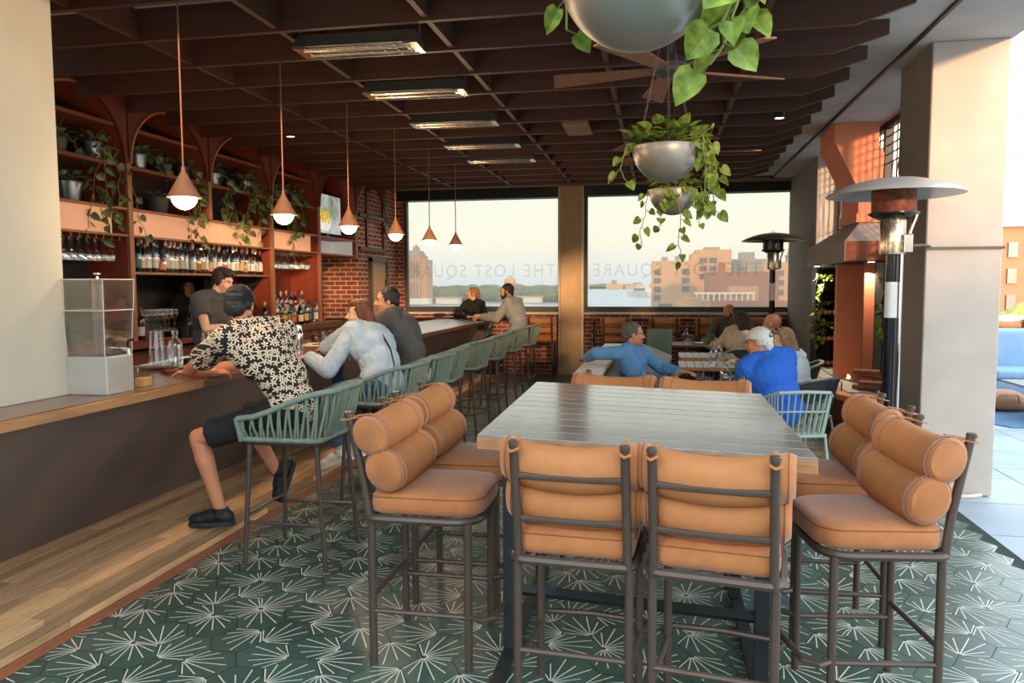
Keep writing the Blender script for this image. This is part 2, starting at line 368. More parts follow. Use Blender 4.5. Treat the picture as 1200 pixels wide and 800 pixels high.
for y0 in (-2.27, -1.15, 0, 1.1):
    for i in range(1, 7): t.box(-.008, .008, y0+.16*i-.006, y0+.16*i+.006, 2.06, 3.39)
    for z in (2.15, 2.24, 2.33, 2.42, 3.0, 3.1, 3.2, 3.3): t.box(-.008, .008, y0, y0+1.13, z-.006, z+.006)
    for i in range(5): t.tube([(0, y0+.12+.2*i, 2.42), (0, y0+.22+.2*i, 2.75), (0, y0+.12+.2*i, 3.0)], .006, 4)
t.obj('lattice', 'black_metal', r, smooth=False)
# ---- unseen wall added behind the camera to keep low sun off the lower pillar
mat('render_wall', '9a9188', .9)
struct(MB().box(-9, 40, -15, -14, -6, 5.1).obj('wall_sun_blocker', 'render_wall', smooth=False))
# ================================================================== OUTSIDE, beyond the screens
mat('river', '7f9fb4', .25, var=.08, scale=.02, bump=.25, bscale=.5, spec=.6)
mat('land', '6f7459', .95, var=.25, scale=.02)
struct(MB().prism([(-2500, 190), (2500, 190), (2500, 3500), (-2500, 3500)], -14, -12).obj('ground_river', 'river', smooth=False))
struct(MB().prism([(-2500, -60), (-60, -60), (-60, 20), (-40, 120), (-12, 180), (60, 330), (1200, 330), (1200, -400), (-2500, -400)], -24, -20).obj('ground', 'land', smooth=False))
struct(MB().prism([(-1500, 460), (-190, 500), (-120, 560), (-72, 690), (-90, 760), (-420, 800), (-1500, 800)], -13, -11.5).obj('ground', 'land', smooth=False))
struct(MB().prism([(-2500, 2300), (2500, 2300), (2500, 3400), (-2500, 3400)], -13, -11).obj('ground', 'land', smooth=False))
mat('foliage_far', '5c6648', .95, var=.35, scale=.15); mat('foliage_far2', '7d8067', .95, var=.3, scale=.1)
def grove(n, pts, lab, m, cat='trees', zb=-12):
    t = MB()
    for x, y, r, h in pts:
        t.ball((x, y, zb+h*.55), (r, r*.8, h*.5), 8)
        t.ball((x+r*.5, y-2, zb+h*.35), (r*.7, r*.7, h*.4), 7)
    o = t.obj(n, m); tag(o, lab, cat, None, 'stuff'); return o
rng = random.Random(5)
grove('riverside_trees', [(-300+i*2.4+rng.uniform(-4, 4), 590+rng.uniform(0, 60), rng.uniform(6, 10), rng.uniform(11, 15)-i*.03) for i in range(92)], 'green belt of trees on the far bank of the river', 'foliage_far')
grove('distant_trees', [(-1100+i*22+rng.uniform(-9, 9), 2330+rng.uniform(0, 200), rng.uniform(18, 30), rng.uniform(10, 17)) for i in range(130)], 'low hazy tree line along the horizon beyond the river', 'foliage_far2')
mat('cream_building', 'd9a878', .85, var=.06, scale=.2); mat('tan_building', 'b98b62', .85, var=.06, scale=.2); mat('brick_building', '9a5b40', .85, var=.08, scale=.3)
mat('grey_building', 'a5988a', .85, var=.05, scale=.2); mat('pane_far', '5f5f60', .3); mat('rust', 'a9532b', .8); mat('white_paint', 'd8d2c4', .6)
h = thing('hotel_tower', 'tall tan hotel tower across the river, seen at the left edge of the left window', 'building', (-169, 520, -11.5))
MB().box(-9, 5, -10, 10, 0, 34).box(5, 9, -8, 8, 0, 31).obj('wall', 'tan_building', h, smooth=False)
MB().box(-8, 3.5, -9, 9, 34, 36).box(-5, 3, -7, 7, 36, 37.4).box(-2, 1.2, -3, 3, 37.4, 40).lathe([(1.6, 40), (1.2, 41), (0, 42)], 8, (-.4, 0, 0)).obj('roof', 'grey_building', h, smooth=False)
for i in range(6):
    for j in range(2): MB().box(-8.2+2.2*i, -7.2+2.2*i, -10.1, -9.95, 3+15*j, 15+15*j).obj('window', 'pane_far', h, smooth=False)
MB().prism([(-12, -20), (14, -20), (14, -11), (-12, -11)], 0, 4).obj('podium', 'white_paint', h, smooth=False)
o = MB().ball((0, 0, 6), (5.6, 5.6, 5), 14).lathe([(3, -8), (3, 3), (4.6, 4)], 16).obj('storage_tank', 'cream_building'); o.location = (-137, 700, -1.5); tag(o, 'round cream storage tank behind the riverside trees', 'tank')
for x, y, wd, hh, lab in ((-98, 560, 24, 4, 'long low white building on the far river bank, right of the couple'), (-190, 480, 22, 4.5, 'low pale building at the foot of the hotel tower'), (-146, 520, 16, 4, 'small pale riverside building right of the hotel tower')):
    b_ = thing('riverside_building', lab, 'building', (x, y, -11.5)); MB().box(-wd/2, wd/2, -5, 5, 0, hh).obj('wall', 'white_paint', b_, smooth=False); MB().prism([(-wd/2-1, -6), (wd/2+1, -6), (wd/2+1, 6), (-wd/2-1, 6)], hh, hh+.8).obj('roof', 'tan_building', b_, smooth=False)
for i, (x, wd, hh) in enumerate(((-240, 70, 22), (-130, 50, 26), (-60, 80, 19), (10, 40, 15))):
    b_ = thing('industrial_shed', 'hazy pale industrial shed on the horizon, %s from the left' % ORD[i], 'building', (x, 2280, -12)); MB().box(-wd/2, wd/2, -15, 15, 0, hh*.6).obj('wall', 'cream_building', b_, smooth=False); MB().box(-wd*.2, wd*.1, -10, 10, hh*.6, hh).obj('silo', 'grey_building', b_, smooth=False)
b_ = thing('river_boat', 'white motor boat on the river left of the buildings', 'boat', (-22, 890, -12), .9)
MB().hull8([(-5, -16, 0), (5, -16, 0), (1.2, 16, 0), (-1.2, 16, 0)], [(-6, -16, 5), (6, -16, 5), (1, 20, 6), (-1, 20, 6)]).obj('hull', 'white_paint', b_, smooth=False)
MB().box(-4.8, 4.8, -12, 6, 5, 10).box(-4, 4, -10, 2, 10, 14).obj('cabin', 'white_paint', b_, smooth=False)
MB().box(-4.9, 4.9, -11, 5.2, 6.5, 9).obj('cabin_window', 'pane_far', b_, smooth=False)
def block(name, lab, x, y, boxes, m, wins, extra=()):
    b_ = thing(name, lab, 'building', (x, y, -20))
    t = MB(); [t.box(*q) for q in boxes]; t.obj('wall', m, b_, smooth=False)
    for x0, z0, nx, nz, sx, sz, ww, wh, yy in wins:
        for i in range(nx):
            for j in range(nz): MB().box(x0+i*sx, x0+i*sx+ww, yy-.15, yy+.02, z0+j*sz, z0+j*sz+wh).obj('window', 'pane_far', b_, smooth=False)
    for nm, mm, bx in extra:
        for q in bx: MB().box(*q).obj(nm, mm, b_, smooth=False)
    return b_
block('office_block', 'cream office block with square dark windows, left end of the city view', 0, 150, [(-1.6, 6, 0, 16, 0, 26.1), (6, 7.1, 2, 16, 0, 27.6), (7.1, 14.2, 10, 20, 0, 28.6)], 'cream_building',
      [(-1.1, 18.6, 1, 4, 1, 1.62, 1.3, 1.0, 0), (4.2, 20.2, 1, 3, 1, 1.65, 1.4, 1.05, 0), (8, 22.6, 2, 3, 1.9, 1.65, 1.4, 1.05, 10), (-.2, 17.0, 1, 1, 1, 1, 2.6, .9, 0)],
      [('roof_plant', 'grey_building', [(.3, 1.5, 4, 7, 26.1, 27), (3, 3.8, 4, 8, 26.1, 27.2), (9, 12, 12, 18, 28.6, 29.2)]), ('rust_panel', 'rust', [(11.6, 13, 9.8, 10, 23.6, 26)])])
block('office_block', 'grey low office block with small windows behind the brick warehouse', 12.9, 172, [(0, 9.6, 0, 10, 0, 27), (4.5, 7.5, 3, 8, 27, 28.6)], 'grey_building', [(2, 22.8, 3, 1, 2.4, 3, 1.0, 1.5, 0)])
block('brick_warehouse', 'dark red brick warehouse in the middle of the city view', 7.7, 128, [(0, 11, 0, 10, 0, 23.6)], 'brick_building', [])
t = block('terrace_restaurant', 'rooftop terrace with white pergola below the brick warehouse', 4, 112, [(-1.5, 14, 0, 10, 0, 18.8), (6, 10, 3, 7, 18.8, 21.3)], 'tan_building', [], [('parapet', 'brick_building', [(2, 14, -.3, -.02, 17.6, 19.3)])])
for i in range(11): MB().box(1.2+.78*i, 1.4+.78*i, .5, .7, 18.8, 20.2).obj('pergola_post', 'white_paint', t, smooth=False)
MB().box(.9, 9.3, .4, .8, 20.2, 20.45).obj('pergola_beam', 'white_paint', t, smooth=False); MB().box(.9, 9.3, 2.4, 2.7, 20.2, 20.45).obj('pergola_beam', 'white_paint', t, smooth=False)
block('tan_annex', 'plain tan roof block in front of the pergola terrace', 2.4, 96, [(0, 3.8, 0, 6, 0, 19.6), (.6, 2.8, 1, 4, 19.6, 20)], 'tan_building', [])
block('cream_block', 'cream block with three stacked windows behind the far patio heater', 19.6, 140, [(-1.6, 2.4, 0, 9, 0, 25.4)], 'cream_building', [(.2, 19.6, 1, 3, 1, 1.7, 1.5, 1.0, 0)])
mat('gold', 'd8a548', .35, 1); mat('clock_face', 'f2d9a0', .6)
d = thing('clock_tower', 'domed stone city hall tower with a gilt clock and flagpole', 'building', (25.1, 152, -20))
MB().box(-1.75, 1.75, -1.6, 1.6, 0, 23.4).box(-1.55, 1.55, -1.4, 1.4, 23.4, 26.8).box(-1.75, 1.75, -1.6, 1.6, 24.9, 25.1).box(-1.7, 1.7, -1.55, 1.55, 26.8, 27.0).obj('tower', 'tan_building', d, smooth=False)
MB().lathe([(1.5, 27), (1.5, 27.5), (1.35, 28.4), (.95, 29.3), (.5, 29.9), (.4, 30), (.4, 30.8), (.25, 31.2), (0, 31.9)], 16).obj('dome', 'gold', d)
for i in range(2):
    for z in (17, 19.4, 21.8): MB().box(-1.0+1.2*i, -.3+1.2*i, -1.7, -1.55, z, z+1.2).obj('window', 'pane_far', d, smooth=False)
MB().lathe([(.55, 0), (.55, .12), (0, .13)], 20, T=TR(0, -1.42, 26) @ RX(pi/2)).obj('clock_face', 'clock_face', d)
MB().tube([(0, 0, 31.7), (0, 0, 35)], .06, 6).obj('flagpole', 'frame_dark', d, smooth=False); MB().box(.08, .9, -.02, .02, 34.2, 34.9).obj('flag', 'rust', d, smooth=False)
# ================================================================== BAR, SHELVES, FURNITURE
mat('bar_wood', '6e4a31', .28, var=.35, scale=3, stretch=(8, .8, 8), bump=.05, bscale=12, coat=.3)
mat('bar_edge', 'a8774c', .5, var=.3, scale=4, stretch=(8, .8, 8), bump=.1, bscale=20)
mat('steel_dark', '615b58', .4, .25, var=.3, scale=2.2, c2='7d6a60')
mat('deck_wood', 'bd9165', .6, var=.22, scale=5, stretch=(9, .8, 9), island=.45, bump=.06, bscale=30)
mat('kick_wood', '9a5c3c', .6, var=.15, scale=5, stretch=(9, .8, 9))
mat('chrome', 'd8d8d6', .12, 1, var=.02); mat('brushed', 'c2beb4', .42, .45, var=.06); mat('nickel', 'a39d93', .36, .7, var=.05)
bar = thing('bar_counter', 'long wooden bar counter with dark metal front running down the left side', 'bar', (-3.3, 6.5, 0))
def bx(*a): return tuple(a)
Y0, Y1 = .25-6.5, 12.8-6.5
MB().box(-.5, .448, Y0, 4.36-6.5-.001, 1.012, 1.06).obj('countertop', 'bar_wood', bar, smooth=False, bevel=.006)
MB().box(-.5, .448, 4.36-6.5+.001, Y1, 1.012, 1.06).obj('countertop', 'bar_wood', bar, smooth=False, bevel=.006)
MB().box(.448, .456, Y0, 4.36-6.5, 1.004, 1.055).obj('edge_trim', 'bar_edge', bar, smooth=False, bevel=.002)
MB().box(.448, .456, 4.36-6.5, Y1, 1.004, 1.055).obj('edge_trim', 'bar_wood', bar, smooth=False, bevel=.002)
MB().prism([(.36, 1.011), (-.20, .155), (-.24, .155), (.32, 1.011)], -(Y1-.25), -Y0, T=RX(pi/2)).obj('front_panel', 'steel_dark', bar, smooth=False)
MB().box(.05, .40, Y1-.26, Y1-.22, .18, 1.011).obj('end_panel', 'steel_dark', bar, smooth=False)
MB().box(-.5, -.44, Y0, Y1-.25, .0, 1.011).obj('back_panel', 'red_brown', bar, smooth=False)
t = MB(); rng = random.Random(11)
for i in range(10):           # tread boards
    x1 = .598 - i*.0835; y = Y0
    while y < Y1-.2:
        L_ = rng.uniform(.7, 1.9); y2 = min(y+L_, Y1-.2); t.box(x1-.0795, x1, y+.0015, y2-.0015, .13, .155); y = y2
for i in range(2):            # riser boards
    z1 = .128 - i*.04; y = Y0
    while y < Y1-.2:
        L_ = rng.uniform(.7, 1.9); y2 = min(y+L_, Y1-.2); t.box(.565, .598, y+.001, y2-.001, z1-.038, z1); y = y2
t.obj('footrest', 'deck_wood', bar, smooth=False, bevel=.002)
MB().box(.57, .602, Y0, Y1-.2, .002, .048).obj('kick_strip', 'kick_wood', bar, smooth=False)
MB().box(-.23, .565, Y0, Y1-.21, .0, .128).obj('footrest_core', 'dark_back', bar, smooth=False)
def hook(p):
    t = MB(); t.tube([(0, 0, 0), (0, 0, -.05), (0, 0, -.06)], .003, 6)
    t.tube([(-.03, 0, -.035)]+[(-.03*cos(a), 0, -.045-.03*sin(a)) for a in [pi*i/8 for i in range(9)]]+[(.03, 0, -.035)], .003, 6)
    o = t.obj('bag_hook', 'chrome'); o.location = p; o.rotation_euler = (0, 0, pi/2); return o
for i, (y, lab) in enumerate(((4.28, 'double chrome bag hook under the bar edge, right of the drink dispenser'), (5.15, 'small dark-lit bag hook under the bar beside the seated man in the patterned shirt'), (6.78, 'bag hook under the bar edge left of the woman in denim'))):
    tag(hook((-2.895, y, 1.013)), lab, 'hook', 'bag hooks under the bar')

# ---- back bar: ledge, shelves with arches
mat('shelf_wood', '70381f', .5, var=.2, scale=4, stretch=(6, .8, 6)); mat('shelf_face', '5a2612', .55, var=.2, scale=3); mat('shelf_edge', '96603e', .45, var=.15, scale=4, stretch=(6, 6, .8))
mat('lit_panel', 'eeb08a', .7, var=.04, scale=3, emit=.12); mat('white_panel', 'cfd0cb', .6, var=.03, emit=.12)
PY = [5.2, 6.45, 7.76, 9.13, 10.52, 11.9]; XS = -4.9; D = .45
lg = thing('back_bar', 'thick dark wood back bar ledge under the bottles', 'counter', (-5.0, 8, 0))
MB().box(-.3, .22, .5, 3.95, 1.03, 1.125).obj('ledge', 'bar_wood', lg, smooth=False, bevel=.006)
MB().box(-.3, .3, -4.2, .499, 1.07, 1.125).obj('worktop', 'red_brown', lg, smooth=False, bevel=.005)
MB().box(-.3, .15, -4.2, 3.9, 0, 1.0295).obj('cabinet', 'red_brown', lg, smooth=False)
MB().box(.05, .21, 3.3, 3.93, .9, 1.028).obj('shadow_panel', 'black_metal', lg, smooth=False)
sh = thing('bar_shelving', 'tall dark red wooden arched shelving behind the bar', 'shelving', (XS, 8, 0))
def pl(i): return PY[i]-8
for i in range(1, 6):
    z0 = 1.126
    if i in (1, 3, 4): MB().box(-D, -.02, pl(i)-.055, pl(i), z0, 3.46).obj('side_panel', 'red_brown', sh, smooth=False); MB().box(-.02, .012, pl(i)-.058, pl(i)+.004, z0, 2.80).obj('post_edge', 'shelf_edge', sh, smooth=False)
    elif i == 5: MB().box(-D, -.02, pl(i)-.055, pl(i), 2.10, 3.46).obj('side_panel', 'red_brown', sh, smooth=False); MB().box(-.02, .012, pl(i)-.058, pl(i)+.004, 2.10, 2.80).obj('post_edge', 'shelf_edge', sh, smooth=False)
    else: MB().box(-D, -.02, pl(i)-.055, pl(i), 2.385, 3.46).obj('side_panel', 'red_brown', sh, smooth=False); MB().box(-.02, .012, pl(i)-.058, pl(i)+.004, 2.385, 2.80).obj('post_edge', 'shelf_edge', sh, smooth=False)
for i in range(6):            # arched front face of each bay
    if i == 5: a, b = pl(5), 13.3-8
    else: a, b = pl(i), pl(i+1)-.055
    r_ = (b-a)/2; c_ = (a+b)/2; zt = 3.465; h_ = .60
    arc = [(c_ - r_*cos(pi*j/20), 2.80 + h_*sin(pi*j/20)) for j in range(21)]
    t = MB()
    for j in range(20):
        (y1, z1), (y2, z2) = arc[j], arc[j+1]
        t.hull8([(-.03, y1, z1), (-.03, y2, z2), (-.03, y2, zt), (-.03, y1, zt)], [(0, y1, z1), (0, y2, z2), (0, y2, zt), (0, y1, zt)])
    t.obj('arch_panel', 'shelf_face', sh, smooth=False)
    t = MB()
    for j in range(10 if i != 4 else 20):
        (y1, z1), (y2, z2) = arc[j], arc[j+1]
        k1 = V((0, c_-y1, 2.80-z1)); k2 = V((0, c_-y2, 2.80-z2)); k1 = k1.normalized()*.022; k2 = k2.normalized()*.022
        t.hull8([(-.03 if i != 4 else -.4, y1, z1), (-.03 if i != 4 else -.4, y2, z2), (-.03 if i != 4 else -.4, y2+k2.y, z2+k2.z), (-.03 if i != 4 else -.4, y1+k1.y, z1+k1.z)], [(.012, y1, z1), (.012, y2, z2), (.012, y2+k2.y, z2+k2.z), (.012, y1+k1.y, z1+k1.z)])
    t.obj('arch_edge', 'shelf_edge' if i != 4 else 'red_brown', sh, smooth=False)
    if i < 4:
        t = MB()
        for j in range(10, 20):
            (y1, z1), (y2, z2) = arc[j], arc[j+1]
            t.hull8([(-.44, y1, z1), (-.44, y2, z2), (-.44, y2, z2+.02), (-.44, y1, z1+.02)], [(-.031, y1, z1), (-.031, y2, z2), (-.031, y2, z2+.02), (-.031, y1, z1+.02)])
        t.obj('arch_soffit', 'red_brown', sh, smooth=False)
for i in range(5):
    a, b = pl(i)+.005, pl(i+1)-.06
    if i < 4:
        for z in (3.15, 2.79): MB().box(-D, -.03, a, b, z-.035, z).obj('shelf', 'shelf_wood', sh, smooth=False)
    MB().box(-D, -.0, a, b, 2.362, 2.385).obj('shelf', 'shelf_edge', sh, smooth=False)
    MB().box(-D, -.0, a, b, 2.115, 2.135).obj('shelf', 'shelf_edge', sh, smooth=False)
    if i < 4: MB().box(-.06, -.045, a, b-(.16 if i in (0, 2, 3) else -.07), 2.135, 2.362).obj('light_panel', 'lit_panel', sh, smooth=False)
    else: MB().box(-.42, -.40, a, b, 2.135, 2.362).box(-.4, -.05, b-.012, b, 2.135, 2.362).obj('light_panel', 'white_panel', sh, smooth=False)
MB().box(-D, -.03, pl(1)+.005, pl(3)-.06, 1.765, 1.788).obj('bottle_shelf', 'shelf_edge', sh, smooth=False)
for y in (pl(1)+.06, pl(3)-.12, pl(2)+.5):
    MB().prism([(-.44, 1.76), (-.10, 1.76), (-.44, 1.36)], -.012, .012, T=TR(0, y, 0) @ RX(pi/2)).obj('bracket', 'black_metal', sh, smooth=False)
MB().box(-D-.02, -D, pl(0), pl(4), 2.385, 3.46).box(-D-.02, -D, pl(1), pl(3), 1.79, 2.385).box(-D-.02, -D, pl(0), pl(1), 1.126, 2.385).obj('back_panel', 'dark_back', sh, smooth=False)
MB().box(-D-.02, -D, pl(4)+.01, pl(5)-.06, 2.385, 3.46).box(-D-.02, -D, pl(3), pl(4), 1.126, 2.385).box(-D-.02, -D, pl(3)-.62, pl(3), 1.126, 1.765).obj('back_panel', 'red_brown', sh, smooth=False)
MB().box(-.38, -.33, pl(4)+.1, pl(5)-.15, 3.05, 3.07).obj('light_rail', 'shelf_edge', sh, smooth=False)
# tv in the last bay
mat('tv_black', '0c0c0d', .25)
tvm = bpy.data.materials.new('tv_picture'); tvm.use_nodes = True; MATS['tv_picture'] = tvm
n = tvm.node_tree; p = n.nodes['Principled BSDF']; L = n.links.new
tcn = nd(n, 'ShaderNodeTexCoord'); no = nd(n, 'ShaderNodeTexNoise'); no.inputs['Scale'].default_value = 3.5
L(tcn.outputs['Object'], no.inputs[0]); rpn = nd(n, 'ShaderNodeValToRGB'); L(no.outputs[0], rpn.inputs[0])
for q, c in ((.25, '5f7d3a'), (.42, '9aa58f'), (.5, 'b9bdb9'), (.7, 'd9dbd6')):
    e = rpn.color_ramp.elements.new(q); e.color = (*lin(c), 1)
L(rpn.outputs[0], p.inputs['Emission Color']); p.inputs['Emission Strength'].default_value = .35; p.inputs['Base Color'].default_value = (.02, .02, .02, 1); p.inputs['Roughness'].default_value = .2
mat('tv_yellow', 'e0b83a', .5, emit=.35, var=.5, scale=30); mat('tv_white', 'e6e2da', .5, emit=.35)
tv = thing('television', 'flat television in the last shelf bay showing a yellow dish', 'television', (-5.10, 11.2, 2.386))
MB().box(-.02, .02, -.50, .50, .06, .68).obj('screen', 'tv_black', tv, smooth=False, bevel=.006)
MB().box(.0201, .0215, -.485, .485, .075, .665).obj('picture', 'tv_picture', tv, smooth=False)
MB().prism([(-.32, .13), (.0, .10), (.12, .2), (.08, .30), (-.26, .30)], -.0225, -.0216, T=M4(((0, 0, -1, 0), (1, 0, 0, 0), (0, 1, 0, 0), (0, 0, 0, 1)))).obj('picture_plate', 'tv_white', tv, smooth=False)
t = MB()
for i in range(9): t.ball((.022, -.26+.036*i, .32+.05*sin(i*2.1)), (.0012, .05, .06), 8)
t.obj('picture_food', 'tv_yellow', tv)
MB().box(-.08, .1, -.15, .15, 0, .015).box(-.015, .015, -.05, .05, .012, .1).obj('stand', 'tv_black', tv, smooth=False)

# ---- pendants over the bar
mat('terracotta', '9c6e52', .6, var=.12, scale=20); mat('globe_glow', 'fff1dc', .3, emit=7.0, var=0); mat('rod_copper', '8a5f45', .45, .3)
def pendant(loc, label):
    p = thing('pendant_lamp', label, 'lamp', loc, 0, 'cone pendants over the bar')
    MB().lathe([(.087, 0), (.089, .006), (.012, .15), (.010, .175), (0, .178)], 28).obj('shade', 'terracotta', p)
    MB().lathe([(.083, .004), (.096, .004), (.096, -.003), (.083, -.003)], 28).obj('rim', 'rod_copper', p)
    MB().ball((0, 0, 0), .072, 20, z1=.05).obj('globe', 'globe_glow', p)
    MB().tube([(0, 0, .17), (0, 0, 3.26-loc[2])], .0055, 8).obj('rod', 'rod_copper', p)
    l = bpy.data.lights.new('bulb', 'POINT'); l.energy = 9; l.color = (1, .70, .42); l.shadow_soft_size = .07
    o = bpy.data.objects.new('bulb', l); COL.objects.link(o); o.parent = p; o.location = (0, 0, -.12); return p
nm = ['nearest', 'second nearest', 'third nearest', 'fourth nearest', 'second farthest', 'farthest']
for i in range(6): pendant((-2.72, 4.017+1.2*i+(.02 if i < 3 else .05), 2.165+.006*i), '%s of the six terracotta cone pendants hanging over the bar' % nm[i])
# recessed and surface spots
mat('spot_glow', 'ffe9c8', .3, emit=6, var=0)
def spot(loc, lab, h=.1, dark=True):
    s = thing('ceiling_spotlight', lab, 'spotlight', loc, 0, 'small ceiling spotlights')
    MB().lathe([(.05, 0), (.05, h)], 18, caps=False).lathe([(.05, h-.002), (0, h)], 18).obj('housing', 'black_metal' if dark else 'brushed', s)
    MB().lathe([(.042, .006), (0, .004)], 18).obj('lens', 'spot_glow', s)
    l = bpy.data.lights.new('beam', 'SPOT'); l.energy = 9; l.color = (1, .8, .55); l.spot_size = R_(100); l.shadow_soft_size = .03
    o = bpy.data.objects.new('beam', l); COL.objects.link(o); o.parent = s; o.location = (0, 0, -.01)
for p, lab in (((-4.1, 6.45, 3.3), 'black ceiling spotlight left of the second pendant, near the arches'), ((-4.05, 8.0, 3.3), 'ceiling spotlight behind the second pendant rod'), ((-3.95, 9.5, 3.3), 'ceiling spotlight beside the third pendant rod'), ((1.12, 7.85, 3.24), 'ceiling spotlight at the right ends of the slats')):
    spot(p, lab, 3.468-p[2] if False else .16)
for p, lab in (((-4.2, 12.62, 3.40), 'ceiling spotlight in the far soffit, left of the fourth pendant'), ((-2.92, 12.62, 3.40), 'ceiling spotlight in the far soffit, above the two farthest pendants'), ((-.90, 12.62, 3.40), 'ceiling spotlight at the right end of the far soffit')):
    spot(p, lab, .02, False)
# ---- ceiling heaters
mat('heater_grey', '8d8a82', .35, .8, var=.08); mat('heater_tube', 'c8b9a4', .2, .9, var=.15, scale=30)
def ceiling_heater(y, lab):
    h = thing('ceiling_heater', lab, 'heater', (-1.96, y, 3.2), R_(2), 'radiant heaters between the ceiling slats')
    MB().hull8([(-.42, -.12, 0), (.42, -.12, 0), (.42, .12, 0), (-.42, .12, 0)], [(-.40, -.075, .09), (.40, -.075, .09), (.40, .075, .09), (-.40, .075, .09)]).obj('housing', 'heater_grey', h, smooth=False, bevel=.004)
    for s in (-1, 1): MB().tube([(-.36, .055*s, -.006), (.36, .055*s, -.006)], .012, 8).obj('element', 'heater_tube', h)
    t = MB()
    for i in range(9): t.box(-.37+.09*i, -.365+.09*i, -.115, .115, -.012, -.006)
    t.box(-.38, .38, -.118, -.11, -.014, -.004).box(-.38, .38, .11, .118, -.014, -.004).obj('grille', 'heater_grey', h, smooth=False)
    for s in (-1, 1):
        MB().box(.375*s-.045, .375*s+.045, -.118, .118, -.008, .001).obj('end_reflector', 'heater_tube', h, smooth=False)
        MB().tube([(.41*s, 0, .08), (.41*s, 0, .26)], .008, 6).obj('hanger', 'heater_grey', h)
for y, lab in ((4.87, 'nearest grey ceiling heater, its whole grille showing'), (6.06, 'second nearest ceiling heater between the slats'), (7.26, 'third ceiling heater from the front'), (8.46, 'second farthest ceiling heater'), (9.5, 'farthest ceiling heater, seen edge on')): ceiling_heater(y, lab)
mat('pale_wood', '8a6b52', .6, var=.15, stretch=(8, .8, 8))
o = MB().box(-.13, .13, -.3, .3, 0, .03).box(-.05, .05, -.05, .05, .03, .21).lathe([(.016, -.004), (0, -.004)], 10).obj('ceiling_panel', 'pale_wood', smooth=False); o.location = (-.85, 8.03, 3.25); tag(o, 'square wooden junction panel set flush between the ceiling slats', 'panel')
# ---- ceiling fans
mat('fan_wood', '8a5f43', .5, var=.2, stretch=(1, 8, 8)); mat('fan_edge', 'd9d6d0', .4)
def fan(loc, rz, lab, n=5):
    f = thing('ceiling_fan', lab, 'fan', loc, rz, 'wooden ceiling fans')
    MB().lathe([(.0, -.05), (.05, -.045), (.10, -.02), (.11, .03), (.08, .08), (.03, .09), (.016, .1)], 20).obj('motor', 'frame_dark', f)
    MB().tube([(0, 0, .09), (0, 0, 3.46-loc[2])], .014, 8).obj('rod', 'frame_dark', f)
    for k in range(n):
        a = 2*pi*k/n; T = RZ(a) @ TR(0, 0, .0) @ RX(R_(14))
        MB().hull8([T @ V(p) for p in ((.08, -.035, -.006), (.78, -.085, -.006), (.74, .075, -.006), (.08, .04, -.006))], [T @ V(p) for p in ((.08, -.035, .006), (.78, -.085, .006), (.74, .075, .006), (.08, .04, .006))]).obj('blade', 'fan_wood', f, smooth=False, bevel=.003)
fan((.05, 5.0, 2.99), R_(171), 'near wooden ceiling fan behind the hanging planters')
fan((.2, 8.1, 2.99), R_(0), 'far wooden ceiling fan, mostly hidden by the middle planter')
# ---- high dining chairs with bolster cushions
mat('tan_fabric', 'b06c38', .8, var=.1, scale=14, bump=.12, bscale=300, sheen=.3); mat('tan_band', 'b57340', .75, var=.08, scale=14, bump=.1, bscale=300)
mat('seam', '8a5530', .8); mat('brown_tube', '53443a', .4, .3, var=.08, scale=10)
def rrect(hx, y0, y1, r, z, n=5, rf=None):
    """rounded rectangle loop, front corners (y1) radius rf"""
    rf = rf or r; pts = []
    for (cx, cy, rr, a0) in ((hx-rf, y1-rf, rf, 0), (-hx+rf, y1-rf, rf, pi/2), (-hx+r, y0+r, r, pi), (hx-r, y0+r, r, 1.5*pi)):
        for i in range(n+1):
            a = a0 + pi/2*i/n; pts.append((cx+rr*cos(a), cy+rr*sin(a), z))
    return pts
def bolster(w, y, z, ry, rz, bow, tilt, name, par, bands):
    N = 22; pts = []; rs = []
    for i in range(N+1):
        u = -1 + 2*i/N; e = abs(u)
        pts.append((u*w/2, y + bow*(1-u*u), z + .03*u*u)); rs.append(1.0 if e < .9 else max(.80, 1-((e-.9)/.1)**2*.17))
    t = MB(); pts2 = [V(p) for p in pts]
    n = 18; rings = []
    for p, r in zip(pts2, rs):
        rings.append([p + V((0, cos(2*pi*k/n)*ry*r*cos(tilt) - sin(2*pi*k/n)*rz*r*sin(tilt), cos(2*pi*k/n)*ry*r*sin(tilt) + sin(2*pi*k/n)*rz*r*cos(tilt))) for k in range(n)])
    vs = [q for rg in rings for q in rg]; fs = []
    for i in range(N):
        for k in range(n): fs.append((i*n+k, i*n+(k+1) % n, (i+1)*n+(k+1) % n, (i+1)*n+k))
    fs += [tuple(range(n)), tuple(range(N*n, (N+1)*n))]
    t._add(vs, fs); b = t.obj(name, 'tan_fabric', par, angle=55)
    for i in (1, N-1):
        MB().tube([pts2[i] + (q-pts2[i])*1.005 for q in rings[i]], .0022, 5, True).obj('piping', 'seam', b)
    for i in bands:
        MB().tube([pts2[i] + (q-pts2[i])*1.012 for q in rings[i]], .0018, 5, True).obj('seam', 'seam', b)
    # wrap of paler cloth in the middle
    t = MB(); ia, ib = bands
    v2 = []; f2 = []
    for c, i in enumerate(range(ia, ib+1)):
        v2 += [pts2[i] + (q-pts2[i])*1.012 for q in rings[i]]
    m = ib-ia
    for i in range(m):
        for k in range(n): f2.append((i*n+k, i*n+(k+1) % n, (i+1)*n+(k+1) % n, (i+1)*n+k))
    t._add(v2, f2); t.obj('wrap', 'tan_band', b)
    return b
